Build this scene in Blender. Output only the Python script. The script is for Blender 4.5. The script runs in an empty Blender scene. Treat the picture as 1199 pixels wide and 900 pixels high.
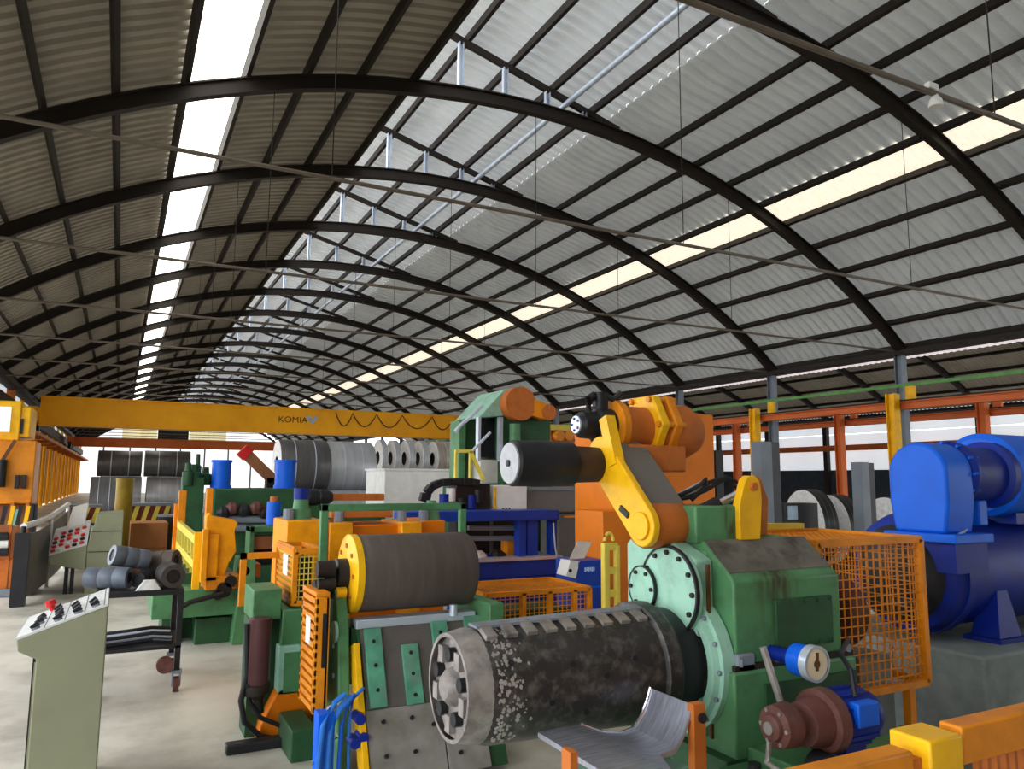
import bpy, math, random
from mathutils import Vector, Matrix
random.seed(7)
PI = math.pi
SC = bpy.context.scene
COL = SC.collection

# ---------------------------------------------------------------- camera
F, CX, CY, EYE = 882.6, 599.5, 450.0, 2.0
PH, YAW, ROLL = math.radians(7.193), math.radians(27.292), math.radians(.386)
fw = Vector((math.sin(YAW)*math.cos(PH), math.cos(YAW)*math.cos(PH), math.sin(PH)))
r0 = Vector((math.cos(YAW), -math.sin(YAW), 0)); u0 = r0.cross(fw)
rt = r0*math.cos(ROLL)+u0*math.sin(ROLL); up = -r0*math.sin(ROLL)+u0*math.cos(ROLL)
CAM = Vector((0, 0, EYE))
cd = bpy.data.cameras.new('camera'); cam = bpy.data.objects.new('camera', cd); COL.objects.link(cam)
cd.sensor_width = 36; cd.lens = 36*F/1199; cd.clip_start = .05; cd.clip_end = 600
m = Matrix.Identity(4)
for i in range(3):
    m[i][0] = rt[i]; m[i][1] = up[i]; m[i][2] = -fw[i]; m[i][3] = CAM[i]
cam.matrix_world = m
SC.camera = cam
# ---------------------------------------------------------------- world, light, exposure
w = bpy.data.worlds.new('world'); SC.world = w; w.use_nodes = True
bg = w.node_tree.nodes['Background']; bg.inputs[0].default_value = (.94, .97, 1, 1); bg.inputs[1].default_value = 5.2
SC.view_settings.view_transform = 'Standard'; SC.view_settings.look = 'None'
SC.view_settings.exposure = 0.0; SC.view_settings.gamma = 1; SC.view_settings.use_curve_mapping = False
SKY_E = 4.5      # brightness of the daylit translucent sheets

# ---------------------------------------------------------------- pixel -> point helpers
def ray(u, v): return rt*(u-CX)+up*(CY-v)+fw*F
def PX(u, v, X): a = ray(u, v); return CAM+a*(X/a.x)
def PY(u, v, Y): a = ray(u, v); return CAM+a*(Y/a.y)
def PZ(u, v, Z=0.): a = ray(u, v); return CAM+a*((Z-EYE)/a.z)

# ---------------------------------------------------------------- materials
MATS = {}
def lin(c): return tuple(((x/255)/12.92 if x/255 < .04045 else ((x/255+.055)/1.055)**2.4) for x in c)+(1,)
def mat(key, rgb, rough=.55, metal=0, var=.18, scale=5, dirt=None, damt=.5, dscale=3, bump=0, bscale=40, emit=0, stretch=None):
    if key in MATS: return MATS[key]
    M = bpy.data.materials.new(key); MATS[key] = M; M.use_nodes = True
    nt = M.node_tree; N = nt.nodes; L = nt.links; b = N['Principled BSDF']
    b.inputs['Roughness'].default_value = rough; b.inputs['Metallic'].default_value = metal
    if metal == 0: b.inputs['Specular IOR Level'].default_value = .28
    tc = N.new('ShaderNodeTexCoord'); src = tc.outputs['Object']
    if stretch:
        mp = N.new('ShaderNodeMapping'); mp.inputs['Scale'].default_value = stretch; L.new(src, mp.inputs[0]); src = mp.outputs[0]
    c = lin(rgb)
    n = N.new('ShaderNodeTexNoise'); n.inputs['Scale'].default_value = scale; n.inputs['Detail'].default_value = 5
    L.new(src, n.inputs['Vector'])
    cr = N.new('ShaderNodeValToRGB'); L.new(n.outputs[0], cr.inputs[0])
    cr.color_ramp.elements[0].position = .3; cr.color_ramp.elements[1].position = .7
    cr.color_ramp.elements[0].color = tuple(max(0, x*(1-var)) for x in c[:3])+(1,)
    cr.color_ramp.elements[1].color = tuple(min(1, x*(1+var)) for x in c[:3])+(1,)
    out = cr.outputs[0]
    if dirt:
        n2 = N.new('ShaderNodeTexNoise'); n2.inputs['Scale'].default_value = dscale; n2.inputs['Detail'].default_value = 7
        n2.inputs['Roughness'].default_value = .65; L.new(src, n2.inputs['Vector'])
        r2 = N.new('ShaderNodeValToRGB'); L.new(n2.outputs[0], r2.inputs[0])
        r2.color_ramp.elements[0].position = .48; r2.color_ramp.elements[1].position = .72
        r2.color_ramp.elements[0].color = (0, 0, 0, 1); r2.color_ramp.elements[1].color = (damt, damt, damt, 1)
        mx = N.new('ShaderNodeMix'); mx.data_type = 'RGBA'; L.new(r2.outputs[0], mx.inputs[0]); L.new(out, mx.inputs[6])
        mx.inputs[7].default_value = lin(dirt); out = mx.outputs[2]
    L.new(out, b.inputs['Base Color'])
    if emit:
        L.new(out, b.inputs['Emission Color']); b.inputs['Emission Strength'].default_value = emit
    if bump:
        n3 = N.new('ShaderNodeTexNoise'); n3.inputs['Scale'].default_value = bscale; n3.inputs['Detail'].default_value = 4
        L.new(src, n3.inputs['Vector']); bp = N.new('ShaderNodeBump'); bp.inputs['Strength'].default_value = bump
        L.new(n3.outputs[0], bp.inputs['Height']); L.new(bp.outputs[0], b.inputs['Normal'])
    return M
floor_m = mat('concrete_floor', (204, 200, 188), .45, var=.16, scale=.7, dirt=(104, 99, 90), damt=.85, dscale=.5, bump=.06, bscale=9)
conc_m = mat('concrete_block', (128, 138, 138), .8, var=.2, scale=4, dirt=(70, 76, 76), damt=.6, dscale=2.5, bump=.3, bscale=25)
sheet_m = mat('roof_sheet_grey', (136, 128, 112), .6, var=.12, scale=.9, dirt=(100, 88, 72), damt=.6, dscale=.5)
def add_translucency(M, t, rgb):
    nt = M.node_tree; N = nt.nodes; b = N['Principled BSDF']; out = N['Material Output']
    tr = N.new('ShaderNodeBsdfTranslucent'); tr.inputs[0].default_value = lin(rgb)
    mx = N.new('ShaderNodeMixShader'); mx.inputs[0].default_value = t
    nt.links.new(b.outputs[0], mx.inputs[1]); nt.links.new(tr.outputs[0], mx.inputs[2]); nt.links.new(mx.outputs[0], out.inputs[0])
sheet_pale = mat('roof_sheet_pale', (190, 190, 186), .6, var=.1, scale=.9, dirt=(150, 146, 138), damt=.5, dscale=.5)  # paler tone for the right-hand slope
sheet_gaplit = mat('roof_sheet_gaplit', (206, 208, 206), .6, var=.08, scale=.9)  # paler tone and extra translucency stand in for light from the ridge gap
add_translucency(sheet_gaplit, .06, (238, 240, 242))
add_translucency(sheet_m, .012, (230, 215, 190))      # translucency added to lighten the roof's underside, stronger on the right slope
add_translucency(sheet_pale, .034, (235, 238, 238))
steel_dark = mat('dark_roof_steel', (38, 31, 26), .6, var=.2, scale=2)
steel_grey = mat('grey_steel', (120, 128, 138), .5, var=.15, scale=2)
sky_white = mat('translucent_white', (250, 247, 238), .5, var=.02, emit=SKY_E)
sky_cream = mat('translucent_cream', (244, 232, 210), .5, var=.1, scale=9, emit=1.05)
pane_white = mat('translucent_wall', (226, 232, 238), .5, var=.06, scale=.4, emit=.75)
pane_far = mat('translucent_gable', (246, 248, 250), .5, var=.03, scale=.4, emit=1.1)
pane_cream = mat('translucent_gable_cream', (236, 222, 178), .5, var=.06, emit=.62)
gut_m = mat('gutter_daylight_strip', (236, 224, 226), .5, var=.2, scale=8, emit=.75)
galv = mat('galvanised', (196, 206, 220), .35, .4, var=.08)
green = mat('machine_green', (82, 134, 90), .42, var=.14, scale=3, dirt=(52, 58, 40), damt=.55, dscale=5)
green_l = mat('machine_green_light', (152, 198, 176), .4, var=.1, scale=4, dirt=(70, 90, 70), damt=.4, dscale=7)
green_d = mat('machine_green_dark', (44, 84, 52), .5, var=.2, scale=3, dirt=(36, 40, 30), damt=.6, dscale=4)
rust_st = mat('rust_stain', (92, 58, 30), .7, var=.3, scale=12)
orange = mat('orange_paint', (226, 138, 22), .42, var=.1, scale=3, dirt=(150, 84, 24), damt=.5, dscale=5)
crane_o = mat('crane_orange', (255, 176, 14), .45, var=.08, scale=1, dirt=(214, 130, 20), damt=.35, dscale=.8)
crane_r = mat('crane_redbrown', (206, 104, 48), .5, var=.12, scale=1)
panel_o = mat('deep_orange_panel', (220, 118, 2), .5, var=.08, scale=2, dirt=(160, 84, 20), damt=.3)
yellow = mat('yellow_paint', (244, 186, 16), .4, var=.1, scale=4, dirt=(180, 120, 20), damt=.35, dscale=6)
amber = mat('amber_paint', (240, 156, 14), .42, var=.1, scale=4, dirt=(170, 100, 20), damt=.4, dscale=6)
pale_y = mat('pale_yellow_paint', (226, 206, 84), .45, var=.1)
rust_o = mat('rusty_orange', (194, 108, 42), .6, var=.25, scale=5, dirt=(90, 48, 26), damt=.6, dscale=5)
brown_m = mat('brown_paint', (150, 96, 60), .6, var=.2, scale=3)
redbr = mat('red_brown_iron', (96, 58, 52), .5, var=.25, scale=9, dirt=(120, 96, 88), damt=.4, dscale=12)
maroon = mat('maroon_cylinder', (84, 52, 54), .38, var=.15, scale=4)
blue = mat('blue_paint', (0, 98, 226), .45, var=.14, scale=3, dirt=(40, 50, 90), damt=.35, dscale=3)
blue_d = mat('deep_blue_paint', (4, 36, 136), .48, var=.2, scale=3, dirt=(26, 30, 60), damt=.5, dscale=4)
blue_b = mat('bench_blue', (26, 62, 160), .4, var=.15, scale=3)
black = mat('black_rubber', (34, 34, 38), .45, var=.2, scale=6)
blackm = mat('black_mandrel', (50, 47, 46), .42, .3, var=.3, scale=7, dirt=(140, 134, 126), damt=.42, dscale=16, bump=.15, bscale=30)
ironw = mat('worn_iron', (146, 140, 136), .5, .3, var=.3, scale=14, dirt=(70, 62, 58), damt=.7, dscale=11, bump=.25, bscale=40)
drum_m = mat('rubber_drum', (88, 78, 72), .42, var=.12, scale=2, stretch=(8, 1, 1), dirt=(112, 100, 94), damt=.35, dscale=2)
brush = mat('brushed_steel', (186, 190, 206), .32, .75, var=.22, scale=7, stretch=(1, 9, 1), dirt=(120, 104, 96), damt=.5, dscale=9)
plate = mat('worn_table_plate', (150, 146, 140), .5, .35, var=.2, scale=7, dirt=(108, 98, 86), damt=.5, dscale=5)
plate_d = mat('dark_table_plate', (104, 98, 94), .55, .3, var=.2, scale=6, dirt=(70, 62, 56), damt=.5, dscale=6)
teal = mat('worn_green_bar', (84, 148, 120), .5, var=.25, scale=9, dirt=(130, 130, 120), damt=.7, dscale=7)
olive = mat('olive_grey_desk', (140, 142, 116), .5, var=.06, scale=2, dirt=(110, 110, 90), damt=.3)
desk_p = mat('desk_panel_white', (206, 208, 206), .5, var=.06, scale=5)
red = mat('red_lamp', (206, 40, 40), .4)
white = mat('white_paint', (228, 228, 224), .5, var=.06, dirt=(180, 170, 150), damt=.25)
grey_c = mat('grey_casting', (112, 108, 102), .6, var=.15, scale=3, dirt=(84, 74, 64), damt=.6, dscale=3)
coil_s = mat('coil_steel', (178, 180, 184), .4, .45, var=.12, scale=1.5, stretch=(5, 1, 1))
coil_d = mat('coil_steel_dark', (92, 90, 90), .4, .4, var=.2, scale=1.5, stretch=(5, 1, 1))
coil_f = mat('coil_face', (236, 236, 236), .45, .3, var=.18, scale=12)
coil_k = mat('coil_black', (36, 34, 34), .4, .3, var=.3, scale=3)
bronze = mat('coil_warm', (176, 164, 154), .35, .7, var=.15, scale=2, stretch=(5, 1, 1))
hose_b = mat('blue_hose', (40, 110, 200), .4)
blockw = mat('dark_blockwork', (58, 66, 76), .8, var=.2, scale=3)
card = mat('cardboard', (182, 116, 66), .8, var=.08)
chrome = mat('chrome_rod', (226, 230, 238), .15, .9, var=.03)
dial_m = mat('dial_face', (232, 220, 186), .4, var=.04)
wall_y = mat('yellow_cladding', (238, 176, 12), .5, var=.1, scale=.6, dirt=(190, 110, 30), damt=.5, dscale=.4)

def stained(key, rgb, cx, half, zmin, zmax, stain_rgb, amt):
    # machine paint with one rust run of its own shape, centred at x = cx
    M = mat(key, rgb, .42, var=.14, scale=3, dirt=(52, 58, 40), damt=.55, dscale=5)
    nt = M.node_tree; N = nt.nodes; L = nt.links; b = N['Principled BSDF']; src = b.inputs['Base Color'].links[0].from_socket
    tc = N.new('ShaderNodeTexCoord'); sp = N.new('ShaderNodeSeparateXYZ'); L.new(tc.outputs['Object'], sp.inputs[0])
    def mth(op, a, c=None):
        q = N.new('ShaderNodeMath'); q.operation = op; q.use_clamp = op in ('MULTIPLY',)
        for i, x in enumerate((a, c)):
            if x is None: continue
            if isinstance(x, (int, float)): q.inputs[i].default_value = x
            else: L.new(x, q.inputs[i])
        return q.outputs[0]
    def rng(x, a, c):
        q = N.new('ShaderNodeMapRange'); L.new(x, q.inputs[0]); q.inputs[1].default_value = a; q.inputs[2].default_value = c; return q.outputs[0]
    mp = N.new('ShaderNodeMapping'); mp.inputs['Scale'].default_value = (30, 30, 5); L.new(tc.outputs['Object'], mp.inputs[0])
    nz = N.new('ShaderNodeTexNoise'); nz.inputs['Scale'].default_value = 1; nz.inputs['Detail'].default_value = 5; L.new(mp.outputs[0], nz.inputs['Vector'])
    band = rng(mth('ABSOLUTE', mth('SUBTRACT', sp.outputs[0], cx)), half, half*.2)
    msk = mth('MULTIPLY', mth('MULTIPLY', band, rng(sp.outputs[2], zmin, zmax)), rng(nz.outputs[0], .32, .62))
    mx = N.new('ShaderNodeMix'); mx.data_type = 'RGBA'; L.new(mth('MULTIPLY', msk, amt), mx.inputs[0]); L.new(src, mx.inputs[6]); mx.inputs[7].default_value = lin(stain_rgb)
    L.new(mx.outputs[2], b.inputs['Base Color']); return M

# ---------------------------------------------------------------- mesh builder
class MB:
    def __init__(s): s.v = []; s.f = []
    def add(s, vs, fs):
        n = len(s.v); s.v += [tuple(p) for p in vs]; s.f += [tuple(i+n for i in q) for q in fs]; return s
    def box(s, x0, x1, y0, y1, z0, z1):
        vs = [(x, y, z) for z in (z0, z1) for y in (y0, y1) for x in (x0, x1)]
        return s.add(vs, [(0, 2, 3, 1), (4, 5, 7, 6), (0, 1, 5, 4), (2, 6, 7, 3), (0, 4, 6, 2), (1, 3, 7, 5)])
    def prism(s, poly, axis, a, b):
        n = len(poly)
        def pt(p, t):
            return (t, p[0], p[1]) if axis == 'x' else ((p[0], t, p[1]) if axis == 'y' else (p[0], p[1], t))
        vs = [pt(p, a) for p in poly]+[pt(p, b) for p in poly]
        return s.add(vs, [tuple(range(n))[::-1], tuple(range(n, 2*n))]+[(i, (i+1) % n, n+(i+1) % n, n+i) for i in range(n)])
    def cyl(s, p0, p1, r0, r1=None, n=20, caps=True):
        return s.lathe(p0, p1, [(0, r0), (1, r0 if r1 is None else r1)], n, caps)
    def lathe(s, p0, p1, prof, n=24, caps=True, rel=True):
        p0 = Vector(p0); p1 = Vector(p1); d = p1-p0; ln = d.length; d.normalize()
        a = Vector((0, 0, 1)) if abs(d.z) < .9 else Vector((1, 0, 0))
        e = d.cross(a).normalized(); g = e.cross(d)
        vs = []; fs = []
        for t, r in prof:
            c = p0+d*(t*ln if rel else t)
            for k in range(n):
                an = 2*PI*k/n; vs.append(c+e*math.cos(an)*r+g*math.sin(an)*r)
        for j in range(len(prof)-1):
            for k in range(n):
                k2 = (k+1) % n; fs.append((j*n+k, j*n+k2, (j+1)*n+k2, (j+1)*n+k))
        if caps:
            fs.append(tuple(range(n))[::-1]); q = (len(prof)-1)*n; fs.append(tuple(range(q, q+n)))
        return s.add(vs, fs)
    def tube(s, pts, r, n=8):
        pts = [Vector(p) for p in pts]; vs = []; fs = []
        for i, p in enumerate(pts):
            t = (pts[min(i+1, len(pts)-1)]-pts[max(i-1, 0)]).normalized()
            a = Vector((0, 0, 1)) if abs(t.z) < .95 else Vector((1, 0, 0))
            e = t.cross(a).normalized(); g = e.cross(t)
            for k in range(n): vs.append(p+e*math.cos(2*PI*k/n)*r+g*math.sin(2*PI*k/n)*r)
        for j in range(len(pts)-1):
            for k in range(n):
                k2 = (k+1) % n; fs.append((j*n+k, j*n+k2, (j+1)*n+k2, (j+1)*n+k))
        fs.append(tuple(range(n))[::-1]); q = (len(pts)-1)*n; fs.append(tuple(range(q, q+n)))
        return s.add(vs, fs)
    def bar(s, p0, p1, w, h=None):
        p0 = Vector(p0); p1 = Vector(p1); d = (p1-p0).normalized(); h = w if h is None else h
        a = Vector((0, 0, 1)) if abs(d.z) < .95 else Vector((0, 1, 0))
        e = d.cross(a).normalized()*w/2; g = e.cross(d).normalized()*h/2
        vs = [p+q for p in (p0, p1) for q in (-e-g, e-g, e+g, -e+g)]
        return s.add(vs, [(0, 1, 2, 3), (7, 6, 5, 4), (0, 4, 5, 1), (1, 5, 6, 2), (2, 6, 7, 3), (3, 7, 4, 0)])
    def hull(s, bot, top):       # two quads (4 pts each) joined as a solid
        return s.add(list(bot)+list(top), [(3, 2, 1, 0), (4, 5, 6, 7)]+[(i, (i+1) % 4, 4+(i+1) % 4, 4+i) for i in range(4)])
    def mesh(s, name, material):
        me = bpy.data.meshes.new(name); me.from_pydata(s.v, [], s.f); me.materials.append(material)
        import bmesh
        bm = bmesh.new(); bm.from_mesh(me); bmesh.ops.recalc_face_normals(bm, faces=bm.faces[:]); bm.to_mesh(me); bm.free()
        for p in me.polygons: p.use_smooth = True
        me.set_sharp_from_angle(angle=math.radians(35))
        return me
    def build(s, name, material, parent=None, bevel=0):
        o = bpy.data.objects.new(name, s.mesh(name, material)); COL.objects.link(o)
        if parent: o.parent = parent
        if bevel:
            b = o.modifiers.new('bevel', 'BEVEL'); b.width = bevel; b.segments = 2; b.limit_method = 'ANGLE'; b.angle_limit = math.radians(40)
        return o
LOCAL = set()
def tag(o, label=None, cat=None, group=None, kind=None):
    if label: o['label'] = label
    if cat: o['category'] = cat
    if group: o['group'] = group
    if kind: o['kind'] = kind
    return o
def thing(name, label=None, cat=None, group=None, kind=None, local=False):
    o = bpy.data.objects.new(name, None); COL.objects.link(o); o.empty_display_size = .2
    tag(o, label, cat, group, kind)
    if local: LOCAL.add(o.name)
    return o
def copy_tree(o, parent=None):
    c = o.copy(); COL.objects.link(c); c.parent = parent
    if o.name in LOCAL: LOCAL.add(c.name)
    for ch in list(o.children): copy_tree(ch, c)
    return c
def dup(o, loc, parent):
    c = o.copy(); COL.objects.link(c); c.parent = parent; c.location = loc; return c
def fb(u0, v0, u1, v1, Y, dep):            # extents of a box whose face at depth Y fills that part of the view
    um, vm = (u0+u1)/2, (v0+v1)/2
    return (PY(u0, vm, Y).x, PY(u1, vm, Y).x, Y, Y+dep, PY(um, v1, Y).z, PY(um, v0, Y).z)
def fbox(name, M, par, u0, v0, u1, v1, Y, dep, bevel=0, z0=None):
    e = list(fb(u0, v0, u1, v1, Y, dep))
    if z0 is not None: e[4] = z0
    return MB().box(*e).build(name, M, par, bevel)
def bolts(par, M, pts, axis, r=.012, h=.012):
    for p in pts:
        q = Vector(p)+Vector(axis)*h
        MB().cyl(p, q, r, n=6).build('bolt', M, par)
def grid_mesh(name, M, par, o, a, b, na, nb, r):
    # woven wire panel: origin o, edge vectors a and b
    g = MB(); o = Vector(o); a = Vector(a); b = Vector(b)
    for i in range(1, na): g.bar(o+a*i/na, o+a*i/na+b, r)
    for j in range(1, nb): g.bar(o+b*j/nb, o+b*j/nb+a, r)
    x = g.build(name, M, par); x['kind'] = 'stuff'; return x
def frame_bars(name, M, par, x0, x1, y0, y1, z0, z1, w):
    for (p, q) in [((x0, y0, z0), (x1, y0, z0)), ((x0, y0, z1), (x1, y0, z1)), ((x0, y0, z0), (x0, y0, z1)), ((x1, y0, z0), (x1, y0, z1)),
                   ((x0, y1, z0), (x1, y1, z0)), ((x0, y1, z1), (x1, y1, z1)), ((x0, y1, z0), (x0, y1, z1)), ((x1, y1, z0), (x1, y1, z1)),
                   ((x0, y0, z0), (x0, y1, z0)), ((x1, y0, z0), (x1, y1, z0)), ((x0, y0, z1), (x0, y1, z1)), ((x1, y0, z1), (x1, y1, z1))]:
        MB().bar(p, q, w).build(name, M, par)
def text_mesh(name, txt, M, par, loc, size, rot, extr=.004, xs=1):
    c = bpy.data.curves.new(name, 'FONT'); c.body = txt; c.size = size; c.extrude = extr; c.align_x = 'CENTER'; c.align_y = 'CENTER'
    t = bpy.data.objects.new(name+'_tmp', c); COL.objects.link(t)
    dg = bpy.context.evaluated_depsgraph_get(); dg.update()
    me = bpy.data.meshes.new_from_object(t.evaluated_get(dg)); bpy.data.objects.remove(t); bpy.data.curves.remove(c)
    mw = Matrix.Translation(loc) @ rot @ Matrix.Diagonal((xs, 1, 1, 1))
    me.transform(mw); me.materials.clear(); me.materials.append(M)
    o = bpy.data.objects.new(name, me); COL.objects.link(o); o.parent = par; return o
FRONT = Matrix.Rotation(PI/2, 4, 'X')       # lettering that faces -Y
def arc_pts(cx, cz, R, a0, a1, n): return [(cx+R*math.sin(math.radians(a0+(a1-a0)*i/n)), cz+R*math.cos(math.radians(a0+(a1-a0)*i/n))) for i in range(n+1)]

# ================================================================ SETTING
RC, ZC, RR = 8.01, -8.957, 19.43          # main vault: centre and rib radius
BAY, Y0 = 5.0, 14.386
K0, K1 = -4, 19
YA, YB = Y0+BAY*K0, Y0+BAY*K1
tag(MB().box(-5.0, 60, -14, 125, -.3, 0).build('floor', floor_m), kind='structure', label='stained pale concrete workshop floor')
tag(MB().box(-40, -5.0, -30, 140, -.3, -.03).build('ground', mat('low_bounce_ground', (84, 80, 70), .9, var=.2, scale=.8)), kind='structure', label='unseen ground beyond the open side, darkened to cut roof bounce')  # unseen ground, toned dark to cut light bounced up to the roof

ceil = thing('ceiling', 'arched corrugated roof on dark steel ribs', kind='structure')
def corr(poly, y0, y1, pitch=.2, amp=.03, th=0):
    g = MB(); n = len(poly); nr = []
    for i in range(n):
        a = Vector(poly[max(i-1, 0)]); b = Vector(poly[min(i+1, n-1)]); t = (b-a).normalized(); nr.append((-t.y, t.x))
    ys = []; y = y0; ph = [0, .05, .5, .55]; of = [0, 1, 1, 0]
    while y < y1-1e-6:
        for p, q in zip(ph, of): ys.append((y+p*pitch, q*amp))
        y += pitch
    ys.append((y1, 0))
    vs = [(poly[i][0]+nr[i][0]*h, yy, poly[i][1]+nr[i][1]*h) for yy, h in ys for i in range(n)]
    fs = [(j*n+i, j*n+i+1, (j+1)*n+i+1, (j+1)*n+i) for j in range(len(ys)-1) for i in range(n-1)]
    return g.add(vs, fs)
RS = RR+.34
chord = lambda x: 11.62-.27*(x-6.1)       # straight raised roof beside the ridge gap
upper = [(x, chord(x)+.33) for x in (5.15, 6.1, 7.2, 8.3, 9.4, 10.2)]
strips = [('roof_sheet', sheet_m, arc_pts(RC, ZC, RS, -42, -22.05, 7), .075), ('skylight_panel', sky_white, arc_pts(RC, ZC, RS, -22.0, -18.8, 2), .012),
          ('roof_sheet', sheet_m, arc_pts(RC, ZC, RS, -18.8, -8.2, 4), .075), ('roof_sheet', sheet_gaplit, upper, .075), ('roof_sheet', sheet_pale, [upper[-1]]+arc_pts(RC, ZC, RS, 8.4, 20.95, 5), .075),
          ('skylight_panel', sky_cream, arc_pts(RC, ZC, RS, 20.85, 23.65, 2), .012), ('roof_sheet', sheet_pale, arc_pts(RC, ZC, RS, 23.7, 41.5, 7), .075)]
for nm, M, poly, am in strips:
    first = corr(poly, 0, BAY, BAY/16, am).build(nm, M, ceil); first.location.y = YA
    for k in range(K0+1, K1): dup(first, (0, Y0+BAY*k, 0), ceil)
# ribs: I-shaped arch
def arch(cx, cz, R, a, n=30, w=.09, h=.15):
    g = MB()
    for (ra, rb, hw) in [(R-h, R-h+.03, w), (R-h+.03, R+h-.03, .02), (R+h-.03, R+h, w)]:
        A = arc_pts(cx, cz, ra, -a, a, n); B = arc_pts(cx, cz, rb, -a, a, n)
        vs = []
        for p, q in zip(A, B): vs += [(p[0], -hw, p[1]), (p[0], hw, p[1]), (q[0], hw, q[1]), (q[0], -hw, q[1])]
        fs = [(4*i+j, 4*i+(j+1) % 4, 4*i+4+(j+1) % 4, 4*i+4+j) for i in range(n) for j in range(4)]
        g.add(vs, fs+[(0, 1, 2, 3), (4*n+3, 4*n+2, 4*n+1, 4*n)])
    return g
ZE = 5.85
rib0 = arch(RC, ZC, RR, 40.2).build('arch_rib', steel_dark, ceil)
ch0 = MB().bar((5.3, 0, chord(5.3)), (10.3, 0, chord(10.3)), .1, .14).build('raised_chord', steel_dark, ceil)
rod0 = MB().cyl((-4.4, 0, ZE), (20.4, 0, ZE), .03, n=8).build('tie_rod', mat('tie_rod_grey', (104, 94, 82), .5), ceil)
posts = []
for x in (6.1, 7.2, 8.3, 9.3):
    zb = ZC+math.sqrt((RR+.14)**2-(x-RC)**2)
    posts.append(MB().box(x-.06, x-.03, -.05, .05, zb, chord(x)-.05).box(x+.03, x+.06, -.05, .05, zb, chord(x)-.05).box(x-.04, x+.04, .02, .04, zb, chord(x)-.05).build('ridge_post', galv, ceil))
hang = []
for x in (2.2, 8, 13.8):
    zt = ZC+math.sqrt((RR-.15)**2-(x-RC)**2)
    hang.append(MB().cyl((x, 0, ZE), (x, 0, zt), .008, n=5).build('hanger_rod', steel_dark, ceil))
protos = [rib0, ch0, rod0]+posts+hang
for o in protos: o.location.y = YA
for k in range(K0+1, K1+1):
    for o in protos: dup(o, (0, Y0+BAY*k, 0), ceil)
for a in [-39, -36, -32.6, -29.1, -25.6, -22.05, -18.8, -15.3, -12, -8.6, 10.6, 14, 17.4, 20.8, 23.65, 27.1, 30.6, 34, 37.4, 40.3]:
    x = RC+(RR+.24)*math.sin(math.radians(a)); z = ZC+(RR+.24)*math.cos(math.radians(a))
    ca, sa = math.cos(math.radians(a)), math.sin(math.radians(a))
    poly = [(x+p*ca+q*sa, z-p*sa+q*ca) for p, q in [(-.045, -.09), (.045, -.09), (.045, .09), (-.045, .09)]]
    MB().prism(poly, 'y', YA, YB).build('purlin', steel_dark, ceil)
for x in (5.35, 6.3, 7.4, 8.5, 9.6):
    z = chord(x)+.18
    MB().box(x-.045, x+.045, YA, YB, z-.09, z+.09).build('purlin', steel_dark, ceil)
MB().cyl((8.75, YA, 10.74), (8.75, YB, 10.74), .07, n=12).build('ridge_pipe', galv, ceil)

# right side: column row, gutter light strip, second vault and its far wall
wr = thing('wall_right', 'grey steel column row with daylight strip along the gutter', kind='structure')
c0 = MB().box(20.28, 20.52, -.12, -.09, 0, ZE).box(20.28, 20.52, .09, .12, 0, ZE).box(20.385, 20.415, -.09, .09, 0, ZE).build('column', steel_grey, wr)
c0.location.y = YA
for k in range(K0+1, K1+1): dup(c0, (0, Y0+BAY*k, 0), wr)
MB().box(20.15, 20.65, YA, YB, ZE-.12, ZE).build('gutter_beam', steel_dark, wr)
g0 = corr([(20.75, ZE-.18), (21.0, ZE+.15)], 0, BAY, .2, .02).build('daylight_strip', gut_m, wr); g0.location.y = YA
for k in range(K0+1, K1): dup(g0, (0, Y0+BAY*k, 0), wr)
cl2 = thing('ceiling', 'lower corrugated roof of the neighbouring bay', kind='structure')
R2 = 17.0; C2x = 31.0; C2z = 6.0-math.sqrt(R2**2-10**2)
s0 = corr(arc_pts(C2x, C2z, R2+.2, -36, 36, 12), 0, BAY, .25, .03).build('roof_sheet', sheet_m, cl2); s0.location.y = YA
rb = arch(C2x, C2z, R2, 36, 24).build('arch_rib', steel_dark, cl2); rb.location.y = YA
for k in range(K0+1, K1+1):
    if k < K1: dup(s0, (0, Y0+BAY*k, 0), cl2)
    dup(rb, (0, Y0+BAY*k, 0), cl2)
for a in range(-4, 40, 5):
    x = C2x+(R2+.1)*math.sin(math.radians(a)); z = C2z+(R2+.1)*math.cos(math.radians(a))
    MB().box(x-.05, x+.05, YA, YB, z-.08, z+.08).build('purlin', steel_dark, cl2)
w2 = thing('wall_far_right', 'pale translucent cladding above dark blockwork', kind='structure')
MB().box(41, 41.3, YA, YB, 0, 2.75).build('blockwork', blockw, w2)
for i, (za, zb) in enumerate([(2.75, 4.0), (4.04, 5.0), (5.04, 6.4)]):
    p0 = MB().box(41.1, 41.2, .03, BAY-.03, za, zb).build('cladding_panel', pane_white, w2); p0.location.y = YA
    for k in range(K0+1, K1): dup(p0, (0, Y0+BAY*k, 0), w2)
for k in range(K0, K1+1): MB().box(40.7, 41, Y0+BAY*k-.15, Y0+BAY*k+.15, 0, 6.2).build('column', steel_dark, w2)
MB().box(40.3, 40.7, YA, YB, 3.95, 4.3).build('wall_beam', crane_r, w2)

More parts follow.
